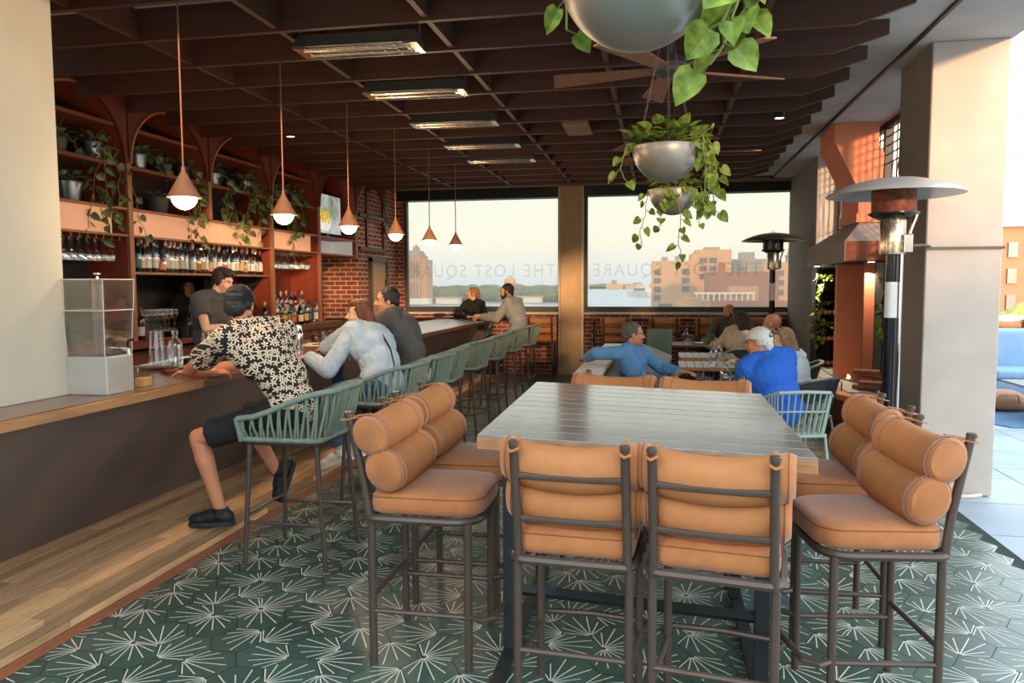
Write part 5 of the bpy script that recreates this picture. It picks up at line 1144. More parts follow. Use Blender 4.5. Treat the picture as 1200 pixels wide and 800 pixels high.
for i, (x, y, z) in enumerate(((-3.58, 4.95, 1.0875), (-3.60, 5.05, 1.0875), (-3.56, 5.13, 1.0875), (-3.56, 4.87, 1.2085), (-3.59, 4.96, 1.2085))):
    dup(tu, (x, y, z), 0, 'upturned tumbler in the stack on the steel tray, %s' % ['second along', 'third along', 'right end', 'upper tier left', 'upper tier right'][i])
glass_mat('jar_glass', (.9, .95, .92), .5); mat('herbs', '5f7c35', .7, var=.4, scale=60); mat('lime', '7d9a3a', .5, var=.2)
def jar(loc, lab, c):
    j = thing('garnish_jar', lab, 'jar', loc, 0, 'garnish jars on the bar')
    MB().lathe([(.04, 0), (.043, .004), (.043, .07), (.038, .078), (.040, .085)], 16, caps=False).obj('glass', 'jar_glass', j)
    t = MB(); rg = random.Random(str(loc))
    for i in range(9): t.ball((rg.uniform(-.02, .02), rg.uniform(-.02, .02), .018+.006*i), .014, 8)
    t.obj('garnish', c, j); return j
for i, (x, y, c) in enumerate(((-3.55, 5.95, 'herbs'), (-3.60, 6.08, 'lime'), (-3.55, 6.2, 'herbs'), (-3.60, 6.32, 'lime'), (-3.52, 6.42, 'herbs'))): jar((x, y, 1.0605), 'glass jar of green garnish on the bar, %s from the left' % ORD[i], c)
simple('folded_napkin', MB().box(-.05, .05, -.03, .03, 0, .03, T=RX(.3)), 'paper', (-3.42, 6.2, 1.075), 'white folded napkin beside the garnish jars', 'napkin', .4, smooth=False, bevel=.004)
for i, (x, y, h) in enumerate(((-3.36, 6.50, .24), (-3.42, 6.62, .22), (-3.36, 6.70, .22))):
    simple('cocktail_shaker', MB().lathe([(.032, 0), (.034, .002), (.042, h*.6), (.040, h*.62), (.036, h*.64), (.030, h), (0, h+.002)], 18), 'chrome', (x, y, 1.0605), 'tall steel cocktail shaker on the bar right of the seated man, %s of three' % ['nearest', 'middle', 'farthest'][i], 'shaker', 0, 'cocktail shakers')
o = thing('jigger', 'steel hourglass jigger behind the paper menu', 'jigger', (-3.52, 7.02, 1.0605), 0); MB().lathe([(.02, 0), (.007, .055), (.022, .12)], 14, caps=False).obj('cup', 'chrome', o)
me_ = thing('menu_sheet', 'paper menu with a dark drawing lying on the bar', 'menu', (-3.35, 7.12, 1.0605), .25)
MB().box(-.15, .15, -.22, .22, 0, .003).obj('sheet', 'paper', me_, smooth=False); MB().prism([(-.05, -.09), (.04, -.06), (.05, .06), (-.02, .1), (-.07, .03)], .0032, .0036).box(-.02, .0, .11, .18, .0032, .0036).obj('drawing', 'ink', me_, smooth=False)
o = simple('coaster', MB().box(-.12, .12, -.1, .1, 0, .006), 'cast_iron', (-3.12, 7.32, 1.0605), 'grey coaster under the corner of the paper menu', 'coaster', .3, smooth=False)
def dasher(loc, lab, big):
    d = thing('dasher_bottle', lab, 'bottle', loc, 0, 'bitters bottles on the bar')
    MB().lathe([(.022, 0), (.024, .004), (.024, .06), (.008, .085), (.007, .11)], 14).obj('glass', 'amber_glass' if big else 'clear_glass', d); MB().lathe([(.009, .105), (.009, .12), (.003, .125), (.003, .14), (0, .14)], 10).obj('dropper', 'cap_black', d); return d
d1 = None
for i in range(9):
    lab = 'small bitters bottle behind the paper menu, %s from the left' % ORD[i]; dasher((-3.50-.07*(i % 2), 7.35+.1*i, 1.0605), lab, i % 3 != 2)
fb_ = thing('fruit_tray', 'black bowl of oranges at the inner edge of the bar', 'bowl', (-3.62, 8.75, 1.0605), 0); MB().lathe([(.10, 0), (.11, .003), (.17, .07), (.175, .07), (.165, .06), (.10, .01), (0, .01)], 26).obj('bowl', 'cast_iron', fb_)
mat('orange_peel', 'd38a2e', .5, var=.15, scale=12, bump=.15, bscale=150, c2='c9a23c')
for i, (x, y, z) in enumerate(((-.06, -.07, .055), (.06, -.05, .055), (.0, .06, .055), (-.07, .05, .06), (.07, .06, .06), (0, -.01, .115), (-.03, -.10, .10), (.03, .10, .11))):
    simple('orange', MB().ball((0, 0, 0), (.04, .04, .038), 14), 'orange_peel', (-3.62+x, 8.75+y, 1.0605+z), 'orange in the black bowl on the bar, %s' % ['near left', 'near right', 'middle', 'far left', 'far right', 'on top', 'topmost toward the camera', 'topmost toward the window'][i], 'fruit', 0, 'oranges in the black bowl')
for y in (9.3, 9.55): simple('black_caddy', MB().box(-.06, .06, -.1, .1, 0, .07).box(-.05, .05, -.005, .005, .071, .12), 'cast_iron', (-3.65, y, 1.0605), 'black condiment caddy at the inner edge of the bar, %s the fruit bowl' % ('beside' if y < 9.4 else 'one farther from'), 'caddy', 0, smooth=False, bevel=.004)
simple('serving_tray', MB().lathe([(.16, 0), (.17, .012), (0, .012)], 24), 'cast_iron', (-4.9, 11.05, 1.1262), 'round black tray on the end of the back bar ledge', 'tray')
# far end of the bar
mat('wrap', 'cdb9a0', .8, var=.2, scale=30); mat('napkin_dark', '2b2f38', .8)
tumbler((-3.45, 12.2, 1.0605), 'water tumbler in front of the woman in black at the bar end', 'glasses at the bar end', h=.12)
o = MB().ball((0, 0, .05), (.10, .06, .05), 12).obj('food_wrap', 'wrap'); o.location = (-3.0, 12.52, 1.0605); tag(o, 'wrapped food held between the couple at the bar end', 'food')
simple('dark_napkin', MB().box(-.1, .1, -.07, .07, 0, .03), 'napkin_dark', (-2.95, 12.25, 1.0605), 'dark folded napkin at the end of the bar', 'napkin', .3, smooth=False, bevel=.012)
for i, x in enumerate((-4.3, -3.75)): simple('paper_placemat', MB().box(-.2, .2, -.1, .1, 0, .004), 'paper', (x, 13.68, 1.0655), 'white paper placemat on the left window ledge, %s one' % ['left', 'right'][i], 'placemat', 0, smooth=False)
simple('napkin_caddy', MB().box(-.1, .1, -.06, .06, 0, .06), 'napkin_dark', (-4.02, 13.68, 1.0655), 'dark caddy on the left window ledge between the placemats', 'caddy', 0, smooth=False, bevel=.01)
# on the dining tables
def cdup(loc, lab): return dup(ca, loc, 0, lab)
cdup((.57, 6.78, .7455), 'water carafe on the nearest pale dining table'); cdup((.60, 8.72, .7455), 'water carafe on the slatted table, front one'); cdup((.68, 8.95, .7455), 'water carafe on the slatted table, rear one'); cdup((.40, 11.75, .7505), 'water carafe on the far dark table')
tumbler((.36, 6.92, .7455), 'tumbler of brown drink on the nearest pale dining table', 'drinks', 'whiskey', .038, .12); tumbler((.43, 6.80, .7455), 'water tumbler beside the brown drink on the nearest pale table', 'drinks', 'water', .034, .10); tumbler((.50, 11.85, .7505), 'stout glass of amber beer on the far dark table', 'drinks', 'beer', .045, .15); tumbler((.44, 11.62, .7505), 'empty tumbler before the beer on the far dark table', 'drinks')
mat('plate_white', 'e8e4dc', .3)
def plate(loc, r, lab, m='plate_white'): return simple('plate', MB().lathe([(r*.6, 0), (r, .016), (r, .02), (r*.62, .006), (0, .006)], 28), m, loc, lab, 'plate', 0, 'plates on the dining tables')
plate((.28, 6.86, .7455), .12, 'white plate on the left of the nearest pale table'); plate((.62, 11.78, .7505), .11, 'white plate beside the beer on the far table')
simple('sauce_bowl', MB().lathe([(.03, 0), (.06, .03), (.062, .03), (.03, .006), (0, .006)], 18), 'cast_iron', (.30, 7.12, .7455), 'small black dish at the far left corner of the nearest pale table', 'bowl')
simple('burger_basket', MB().lathe([(.08, 0), (.11, .05), (.0, .055)], 20), 'walnut', (.86, 11.7, .7505), 'brown food basket in front of the man in the olive shirt', 'basket')
simple('salad', MB().ball((0, 0, .045), (.07, .07, .045), 12), 'herbs', (.72, 11.9, .7505), 'green salad heap on the far dark table', 'food')
simple('paper_napkin', MB().box(-.12, .12, -.08, .08, 0, .03, T=RX(.1)), 'paper', (.92, 8.98, .752), 'crumpled white napkin on the slatted table before the bald man', 'napkin', .4, smooth=False, bevel=.012)
# camera on the brick wall, switch plates
sc_ = thing('security_camera', 'white dome-nosed security camera on the brick wall by the left window', 'camera', (-4.93, 13.45, 2.68))
MB().box(-.018, .0, -.05, .05, -.06, .06).obj('wall_plate', 'white_paint', sc_, smooth=False); MB().tube([(0, 0, 0), (.1, -.05, -.01)], .02, 8).obj('arm', 'white_paint', sc_); MB().tube([(.06, .0, -.01), (.22, -.10, -.03)], .05, 14).obj('body', 'white_paint', sc_); MB().tube([(.22, -.10, -.03), (.235, -.11, -.032)], .035, 14).obj('lens', 'tv_black', sc_)
for i, y in enumerate((11.3, 11.55)): simple('switch_plate', MB().box(-.008, .008, -.05, .05, -.09, .09), 'black_metal', (-5.59, y, 1.42), 'black switch plate on the brick recess, %s of two' % ['left', 'right'][i], 'switch', 0, 'switch plates', smooth=False, bevel=.003)
# ================================================================== PEOPLE
mat('skin', 'd99b78', .55, var=.06, scale=12); mat('skin_pale', 'dfab8c', .55, var=.05, scale=12); mat('skin_ruddy', 'd48c66', .5, var=.08, scale=14)
mat('eye_white', 'e9e4de', .3); mat('iris', '2c221c', .2); mat('lip', 'b3665a', .5)
mat('hair_dark', '2a1d16', .55, var=.3, scale=20, stretch=(8, 8, 1), bump=.4, bscale=60); mat('hair_black', '1a1614', .5, var=.3, scale=20, stretch=(8, 8, 1), bump=.4, bscale=60); mat('hair_auburn', '6a3a22', .5, var=.35, scale=16, stretch=(8, 8, 1), bump=.4, bscale=60)
mat('hair_blonde', 'b8966a', .5, var=.3, scale=16, stretch=(8, 8, 1), bump=.4, bscale=60, c2='7c5c3c'); mat('hair_light', '94683f', .5, var=.3, scale=16, stretch=(8, 8, 1), bump=.4, bscale=60); mat('hair_grey', '56504b', .6, var=.4, scale=40, bump=.4, bscale=80); mat('hair_white', 'd6d2cb', .6, var=.15, scale=30, bump=.4, bscale=80); mat('hair_brown', '4a3022', .5, var=.3, scale=18, stretch=(8, 8, 1), bump=.4, bscale=60)
def cloth(n, c, **k): return mat(n, c, .85, bump=.25, bscale=k.pop('bs', 14), var=k.pop('var', .1), scale=10, **k)
cloth('black_cotton', '1c1a1a'); cloth('charcoal_shirt', '4a4949'); cloth('denim_light', 'a8b7c4', var=.22, c2='c9d3da'); cloth('jean', '44617f', var=.2); cloth('grey_jacket', '57534f'); cloth('hoodie_grey', '9b9a97'); cloth('blue_zip', '5f8fbe'); cloth('polo_blue', '2463c4', var=.05); cloth('white_hoodie', 'dfe3e2', var=.04); cloth('cream_knit', 'd9c3a3', bs=60); cloth('olive_shirt', '5a5a40'); cloth('navy', '2a3550'); cloth('khaki', '9a8a6e'); mat('shoe_black', '17181a', .6, bump=.2, bscale=200); mat('shoe_white', 'dcd6cc', .6); mat('sole', '2a2c2e', .7); mat('cap_white', 'd8d2c8', .8, bump=.2, bscale=120)
# black shirt printed with pale star flowers
fm = bpy.data.materials.new('flower_shirt'); fm.use_nodes = True; MATS['flower_shirt'] = fm
n = fm.node_tree; p = n.nodes['Principled BSDF']; L = n.links.new; p.inputs['Roughness'].default_value = .85
t = nd(n, 'ShaderNodeTexCoord'); s = nd(n, 'ShaderNodeSeparateXYZ'); L(t.outputs['Object'], s.inputs[0])
def mth(op, a, b=None, c=None):
    q = nd(n, 'ShaderNodeMath', operation=op)
    for i, v in enumerate((a, b, c)):
        if v is None: continue
        if isinstance(v, (int, float)): q.inputs[i].default_value = v
        else: L(v, q.inputs[i])
    return q.outputs[0]
u_ = mth('ADD', mth('MULTIPLY', s.outputs[0], .62), mth('MULTIPLY', s.outputs[1], .78)); cb = nd(n, 'ShaderNodeCombineXYZ'); L(u_, cb.inputs[0]); L(s.outputs[2], cb.inputs[1])
fac = None
for sc_, off in ((27, 0),):
    mp = nd(n, 'ShaderNodeMapping'); mp.inputs['Location'].default_value = (off, off*1.7, 0); L(cb.outputs[0], mp.inputs[0])
    vo = nd(n, 'ShaderNodeTexVoronoi', voronoi_dimensions='2D'); vo.inputs['Scale'].default_value = sc_; vo.inputs['Randomness'].default_value = .75; L(mp.outputs[0], vo.inputs['Vector'])
    vs = nd(n, 'ShaderNodeVectorMath', operation='SUBTRACT'); L(mp.outputs[0], vs.inputs[0]); L(vo.outputs['Position'], vs.inputs[1])
    s2 = nd(n, 'ShaderNodeSeparateXYZ'); L(vs.outputs[0], s2.inputs[0]); s3 = nd(n, 'ShaderNodeSeparateColor'); L(vo.outputs['Color'], s3.inputs[0])
    ang = mth('ARCTAN2', s2.outputs[1], s2.outputs[0]); pet = mth('COSINE', mth('ADD', mth('MULTIPLY', ang, 5), mth('MULTIPLY', s3.outputs[0], 6.28)))
    rad = mth('MULTIPLY_ADD', pet, .23, .37); f1 = mth('LESS_THAN', vo.outputs['Distance'], rad); f2 = mth('GREATER_THAN', vo.outputs['Distance'], .07); f1 = mth('MULTIPLY', f1, f2)
    fac = f1 if fac is None else mth('MAXIMUM', fac, f1)
mx = nd(n, 'ShaderNodeMix', data_type='RGBA'); mx.inputs[6].default_value = (*lin('221a18'), 1); mx.inputs[7].default_value = (*lin('e9d3b4'), 1); L(fac, mx.inputs[0]); L(mx.outputs[2], p.inputs['Base Color'])

FOLD = bpy.data.textures.new('folds', 'CLOUDS'); FOLD.noise_scale = .04; FOLD.noise_depth = 2
STRAND = bpy.data.textures.new('strands', 'CLOUDS'); STRAND.noise_scale = .022; STRAND.noise_depth = 1
def folds(o, s=.010, tex=None):
    d = o.modifiers.new('folds', 'DISPLACE'); d.texture = tex or FOLD; d.strength = s; d.mid_level = .5; d.texture_coords = 'LOCAL'; return o
def rot_to(yaw, pitch=0, roll=0):
    """frame: local +Y looks along world yaw (deg from +X), pitched down"""
    return RZ(R_(yaw-90)) @ RX(R_(-pitch)) @ RY(R_(roll))
def add_hand(mb, w, d, nrm, side, curl=35, s=1.0, n=7):
    """palm, four fingers and a thumb; d: pointing, nrm: out of the palm, side +1 puts the thumb on d x nrm"""
    w = V(w); d = V(d).normalized(); nrm = V(nrm); nrm = (nrm - d*nrm.dot(d)).normalized(); x = d.cross(nrm)*side
    T = M4((( x.x, d.x, nrm.x, 0), (x.y, d.y, nrm.y, 0), (x.z, d.z, nrm.z, 0), (0, 0, 0, 1)))
    mb.ball(w + d*.05*s, (.041*s, .052*s, .015*s), 12, T=T.to_3x3()); mb.limb([w - d*.02, w + d*.03*s], [.025*s, .024*s], n)
    for i, (o, L_) in enumerate(((.031, .9), (.0105, 1.0), (-.0105, .94), (-.031, .76))):
        a = R_(curl*(.5+.08*i)); p0 = w + d*.085*s + x*o*s; pts = [w + d*.05*s + x*o*.8*s, p0]; dirv = d.copy()
        for seg, r in ((.040, 1), (.026, 1.15), (.021, 1.1)):
            dirv = (M4.Rotation(a*r, 3, x*side) @ dirv) if False else (d*cos(a*r*len(pts)*.62) + nrm*sin(a*r*len(pts)*.62)); pts.append(pts[-1] + dirv*seg*L_*s)
        mb.limb(pts, [.0105*s, .0095*s, .0088*s, .0082*s, .0072*s], n)
    p0 = w + d*.022*s + x*.028*s; mb.limb([p0, p0 + (x*.75+d*.55+nrm*.25).normalized()*.038*s, p0 + (x*.75+d*.55+nrm*.25).normalized()*.038*s + (d*.85+x*.25+nrm*.35).normalized()*.03*s, p0 + (x*.75+d*.55+nrm*.25).normalized()*.038*s + (d*.9+x*.1+nrm*.4).normalized()*.055*s], [.0135*s, .0115*s, .0098*s, .0085*s], n)
def person(label, base, J, skin='skin', top='black_cotton', trousers='jean', shoes='shoe_black', sleeve=1.0, shorts=False, hair=None, fem=False, vox=.007, bust=False, beard=None, brows='hair_dark', lean_out=.012, collar=None, bulk=1.0):
    B = V((*base, J.get('z0', 0))); P = {k: (V(v)-B if isinstance(v, tuple) and len(v) == 3 else v) for k, v in J.items()}
    r = thing('person', label, 'person', B)
    cy = J['yaw']; fw = V((cos(R_(cy)), sin(R_(cy)), 0)); rt = V((fw.y, -fw.x, 0))
    py = J.get('pyaw', cy); pf = V((cos(R_(py)), sin(R_(py)), 0)); pr_ = V((pf.y, -pf.x, 0))
    pel, nk, hd = P['pelvis'], P['neck'], P['head']; up = (nk-pel).normalized(); k = (.9 if fem else 1.0); bw = k*bulk
    chest_f = (fw - up*fw.dot(up)).normalized(); chest_r = chest_f.cross(up)
    Tc = M4(((chest_r.x, chest_f.x, up.x, 0), (chest_r.y, chest_f.y, up.y, 0), (chest_r.z, chest_f.z, up.z, 0), (0, 0, 0, 1))).to_3x3()
    pf2 = (pf - up*pf.dot(up)).normalized(); pr2 = pf2.cross(up); Tp = M4(((pr2.x, pf2.x, up.x, 0), (pr2.y, pf2.y, up.y, 0), (pr2.z, pf2.z, up.z, 0), (0, 0, 0, 1))).to_3x3()
    Ls = (nk-pel).length; slump = -chest_f*.035
    sh = {s: P.get('sh'+s) or nk - up*.045 + chest_r*(.165*bw if s == 'R' else -.165*bw) + chest_f*.005 for s in 'LR'}
    def torso(mb, g, full=True):
        mb.ball(pel + up*.02, (.165*bw+g, .125*bulk+g, .125+g), 16, T=Tp)
        mb.ball(pel + up*Ls*.36 + slump*.8, (.145*bw+g, .112*bulk+g, .15+g), 16, T=Tc)
        mb.ball(pel + up*Ls*.68 + slump*.9, (.168*bw+g, .112*bulk+g, .165+g), 18, T=Tc)
        if fem:
            for s in (-1, 1): mb.ball(pel + up*Ls*.66 + chest_f*.075 + chest_r*.065*s, .062+g*.6, 10)
        for s in 'LR':
            mb.limb([nk - up*.012 - chest_f*.005, (nk*.45+sh[s]*.55)+up*.012, sh[s]], [.052+g, .056+g, .062*k+g], 12)
            mb.limb([pel + up*Ls*.6 + (chest_r if s == 'R' else -chest_r)*.10, sh[s]], [.09+g, .06+g], 12)
    b = MB(); torso(b, 0)
    Hm = rot_to(J['face'][0], J['face'][1], J['face'][2] if len(J['face']) > 2 else 0); H3 = Hm.to_3x3()
    def hp(x, y, z): return hd + H3 @ V((x, y, z))
    hs = .95 if fem else 1.0
    def hb(c, rr, n=14): b.ball(hp(c[0]*hs, c[1]*hs, c[2]*hs), tuple(q*hs for q in rr), n, T=H3)
    hb((0, -.012, .025), (.074, .094, .088), 20); hb((0, .022, -.035), (.059, .070, .084), 18); hb((0, .036, -.082), (.043, .044, .034)); hb((0, .077, -.099), (.018, .015, .016), 10)
    b.limb([hp(0, .090*hs, .010), hp(0, .110*hs, -.028)], [.0075, .0115], 8); hb((.011, .096, -.032), (.008, .009, .008), 8); hb((-.011, .096, -.032), (.008, .009, .008), 8)
    b.tube([hp(-.045*hs, .070*hs, .020), hp(-.02, .084*hs, .022), hp(.02, .084*hs, .022), hp(.045*hs, .070*hs, .020)], .0085, 8)
    for s in (-1, 1): hb((.036*s, .062, -.032), (.024, .022, .024), 10); hb((.076*s, -.008, -.012), (.011, .021, .032), 10)
    hb((0, .087, -.064), (.024, .012, .010), 10)
    b.limb([nk - up*.03, nk*.45 + hp(0, -.022, -.07)*.55, hp(0, -.018, -.045)], [.060*k, .053*k, .055*k], 14)
    for s in 'LR':
        if 'el'+s not in P: continue
        e, w_ = P['el'+s], P['wr'+s]
        b.limb([sh[s], sh[s].lerp(e, .45), e], [.052*k, .046*k, .037*k], 12); b.limb([e, e.lerp(w_, .3), w_], [.038*k, .039*k, .0255*k], 12)
        hdir = P.get('hd'+s); d = (J['hd'+s] if 'hd'+s in J else None); d = V(d) if d else (w_-e)
        add_hand(b, w_, d, J.get('hn'+s, (0, 0, -1)), J.get('hs'+s, 1 if s == 'L' else -1), J.get('curl', 45), .95*k if not fem else .86)
    hips = {s: pel + pr_*(.088 if s == 'R' else -.088) - V((0, 0, .01)) for s in 'LR'}
    if not bust:
        for s in 'LR':
            kn, an = P['kn'+s], P['an'+s]
            b.limb([hips[s], hips[s].lerp(kn, .5), kn], [.088*bw, .072*bw, .053], 14); b.limb([kn, kn.lerp(an, .3), kn.lerp(an, .65), an], [.052, .056, .044, .036], 14)
            fd = V(J.get('ft'+s, (pf.x, pf.y, -.05))).normalized(); uf = V((0, 0, 1)); uf = (uf - fd*uf.dot(fd)).normalized(); b.limb([an - uf*.03 - fd*.02, an - uf*.055 + fd*.10], [.03, .02], 10)
    body = b.obj('body', skin, r, remesh=vox, smoothit=2)
    # shirt
    t = MB(); g = lean_out; torso(t, g)
    for s in 'LR':
        if 'el'+s not in P: 
            continue
        e, w_ = P['el'+s], P['wr'+s]
        if sleeve >= 1:
            t.limb([sh[s], sh[s].lerp(e, .5), e], [.062*k+g*.7, .055*k+g*.7, .047*k+g], 12); t.tube([e, e.lerp(w_, .35), e.lerp(w_, .93)], [.047*k+g, .046*k+g*.8, .034*k+g*.8], 12)
        else: t.tube([sh[s], sh[s].lerp(e, sleeve*.6), sh[s].lerp(e, sleeve)], [.064*k+g, .060*k+g, .062*k+g], 14); t.ball(sh[s], .064*k+g, 12)
    t.limb([nk - up*.02, nk + up*.012], [.063*k+g*.4, .057*k+g*.3], 14)
    if collar == 'hood':
        t.limb([nk - chest_f*.075 + chest_r*.08, nk - chest_f*.12 - up*.03, nk - chest_f*.075 - chest_r*.08], [.035, .05, .035], 10)
    shirt = folds(t.obj('shirt' if sleeve < 1 else 'top', top, r, remesh=vox, smoothit=9))
    if collar in ('collar', 'zip'):
        q = [nk + up*(.022 if collar == 'collar' else .04) + (chest_r*cos(a) + chest_f*sin(a))*.066*k - chest_f*.004 for a in [2*pi*i/16 for i in range(16)]]
        MB().tube(q, .012, 6, True, flat=(1.5, .5)).obj('collar', top, r)
    # trousers, shoes
    if not bust:
        t = MB(); g2 = .014; t.ball(pel + up*.0, (.167*bw+g2*.9, .127*bulk+g2*.9, .115), 16, T=Tp)
        for s in 'LR':
            kn, an = P['kn'+s], P['an'+s]; t.ball(hips[s], .09*bw+g2, 12)
            if shorts: t.tube([hips[s], hips[s].lerp(kn, .5), hips[s].lerp(kn, .86)], [.098*bw, .090*bw, .088*bw], 14)
            else: t.limb([hips[s], hips[s].lerp(kn, .5), kn], [.094*bw, .082*bw, .066], 14); t.tube([kn, kn.lerp(an, .4), kn.lerp(an, .93)], [.066, .064, .054], 14)
        folds(t.obj('shorts' if shorts else 'trousers', trousers, r, remesh=vox*1.15, smoothit=2), .012)
        for s in 'LR':
            an = P['an'+s]; fd = V(J.get('ft'+s, (pf.x, pf.y, -.05))).normalized(); upf = V((0, 0, 1)); upf = (upf - fd*upf.dot(fd)).normalized(); sd = fd.cross(upf)
            T = M4(((sd.x, fd.x, upf.x, 0), (sd.y, fd.y, upf.y, 0), (sd.z, fd.z, upf.z, 0), (0, 0, 0, 1))).to_3x3(); q = an - upf*.055
            t = MB(); t.ball(q - fd*.03, (.043, .06, .052), 12, T=T); t.ball(q + fd*.05 + upf*.006, (.047, .10, .046), 12, T=T); t.ball(q + fd*.13 - upf*.006, (.049, .075, .036), 12, T=T); t.tube([q, q + upf*.06 - fd*.005], [.052, .048], 12)
            so_ = t.obj('shoe', shoes, r, remesh=.006, smoothit=2)
            prof = [(-.036, -.08), (-.046, 0), (-.048, .10), (-.044, .17), (-.02, .2), (.02, .2), (.046, .17), (.05, .10), (.044, 0), (.036, -.08), (.0, -.092)]
            T4 = M4.Translation(q) @ T.to_4x4(); MB().prism(prof, -.052, -.024, T=T4).obj('sole', 'sole' if shoes == 'shoe_black' else shoes, so_, smooth=False, bevel=.006)
    # face
    for s in (-1, 1):
        MB().ball(hp(.030*s*hs, .0635*hs, .004*hs), .0125, 10).obj('eye', 'eye_white', r); MB().ball(hp(.0305*s*hs, .0715*hs, .004*hs), .0060, 8).obj('iris', 'iris', r)
        MB().tube([hp(.016*s*hs, .094*hs, .024*hs), hp(.032*s*hs, .088*hs, .030*hs), hp(.048*s*hs, .074*hs, .024*hs)], [.003, .0042, .002], 6).obj('eyebrow', brows, r)
    MB().tube([hp(-.022*hs, .090*hs, -.064*hs), hp(0, .1005*hs, -.062*hs), hp(.022*hs, .090*hs, -.064*hs)], [.003, .006, .003], 8).obj('lips', 'lip', r)
    # hair
    t = MB()
    def E(c, rr, n=14): t.ball(hp(c[0]*hs, c[1]*hs, c[2]*hs), tuple(q*hs for q in rr), n, T=H3)
    def strand(pts, rr): t.limb([hp(*q) if not isinstance(q, V) else q for q in pts], rr, 9)
    if hair:
        kind, hm = hair
        if kind in ('short', 'messy', 'long', 'bun', 'tied'):
            E((0, -.026, .036), (.081, .098, .090), 20); E((0, -.072, -.02), (.066, .042, .07)); E((.068, -.022, .012), (.017, .05, .05)); E((-.068, -.022, .012), (.017, .05, .05))
        if kind == 'messy':
            E((0, .03, .098), (.062, .06, .03)); E((.03, .062, .085), (.04, .035, .028)); E((-.035, .06, .08), (.04, .035, .03)); E((.074, .0, .01), (.016, .03, .06)); E((-.074, .0, .01), (.016, .03, .06)); E((0, -.08, -.05), (.06, .035, .05))
        if kind in ('long', 'tied'):
            for x in (-.06, -.03, 0, .03, .06):
                a = hp(x, -.075, .03); c = hp(x*1.15, -.095, -.08); e = V((c.x, c.y, c.z)) + V((0, 0, -.13 if kind == 'long' else -.02)) - chest_f*.02; strand([a, c, e], [.036, .042, .030])
            for s in (-1, 1): strand([(.06*s, .01, .075), (.077*s, -.012, 0), (.075*s, -.028, -.07), (.07*s, -.03, -.15 if kind == 'long' else -.09)], [.024, .022, .022, .016])
            E((0, .035, .088), (.06, .05, .03))
        if kind == 'bun': E((0, -.115, -.02), (.045, .04, .045)); E((0, .035, .086), (.06, .05, .03)); strand([(.07, .03, .05), (.078, .02, -.02), (.07, -.01, -.05)], [.018, .016, .012]); strand([(-.07, .03, .05), (-.078, .02, -.02), (-.07, -.01, -.05)], [.018, .016, .012])
        if kind == 'fringe': E((0, -.072, -.02), (.064, .038, .045)); E((.068, -.035, .0), (.014, .045, .035)); E((-.068, -.035, .0), (.014, .045, .035))
        if kind == 'undercap': E((0, -.076, -.03), (.070, .042, .062)); E((.066, -.035, -.005), (.016, .045, .035)); E((-.066, -.035, -.005), (.016, .045, .035))
        ho = folds(t.obj('hair', hm, r, remesh=.0065, smoothit=2), .012, STRAND)
    if beard:
        t = MB(); E((0, .045, -.078), (.050, .050, .040)); E((0, .078, -.098), (.024, .02, .02), 10)
        for s in (-1, 1): E((.056*s, .02, -.05), (.012, .03, .045), 10)
        strand([(-.028, .092, -.062), (-.018, .103, -.048), (.018, .103, -.048), (.028, .092, -.062)], [.006, .007, .007, .006]); t.obj('beard', beard, r, remesh=.006, smoothit=1)
    r['_h'] = 1; del r['_h']
    return r, hp, H3, hs, chest_f, chest_r, up
def cap(r, hp, H3, m, brim=True, strap=False, fwd=1):
    t = MB()
    t.ball(hp(0, -.012, .026), (.087, .108, .098), 22, T=H3 @ RX(R_(13)).to_3x3(), z0=-.13); t.obj('cap_crown', m, r, solid=.003)
    if brim:
        q = [(-.07, .06), (-.066, .12), (-.04, .165), (0, .178), (.04, .165), (.066, .12), (.07, .06), (.03, .085), (-.03, .085)]
        vs = [hp(x, y, .032 - .9*x*x*2 - (y-.06)*.18) for x, y in q]; n_ = len(vs); up_ = H3 @ V((0, 0, .004)); MB()._x = None if False else None
        b = MB(); b._add(vs + [v + up_ for v in vs], [tuple(range(n_-1, -1, -1)), tuple(range(n_, 2*n_))] + [(i, (i+1) % n_, n_+(i+1) % n_, n_+i) for i in range(n_)]); b.obj('cap_brim', m, r)
    MB().ball(hp(0, -.012, .124), .008, 8).obj('cap_button', m, r)
    b = MB()
    for kk in range(6):
        a = pi/6 + kk*pi/3; b.tube([hp(.0885*cos(a)*cos(e), -.012+.1075*sin(a)*cos(e), .026+.0995*sin(e)) for e in [.05+1.5*i/8 for i in range(9)]], .0014, 4)
    b.obj('cap_seam', m, r)
    if strap: MB().tube([hp(.045*cos(a), -.116+.012*abs(cos(a)), .030+.035*sin(a)) for a in [pi*i/10 for i in range(11)]], .004, 6).tube([hp(-.05, -.107, .032), hp(0, -.118, .030), hp(.05, -.107, .032)], .007, 6, flat=(1.3, .5)).obj('cap_strap', 'sole', r)
def glasses(r, hp, hs, m='tv_black'):
    b = MB()
    for s in (-1, 1):
        b.tube([hp(.031*s*hs+.02*cos(a), .1*hs, .004+.016*sin(a)) for a in [2*pi*i/14 for i in range(14)]], .0018, 5, True); b.tube([hp(.052*s, .097*hs, .008), hp(.077*s, .05, .008), hp(.08*s, -.01, .004)], .0018, 5)
    b.tube([hp(-.011, .101*hs, .006), hp(.011, .101*hs, .006)], .0018, 5).obj('glasses', m, r)
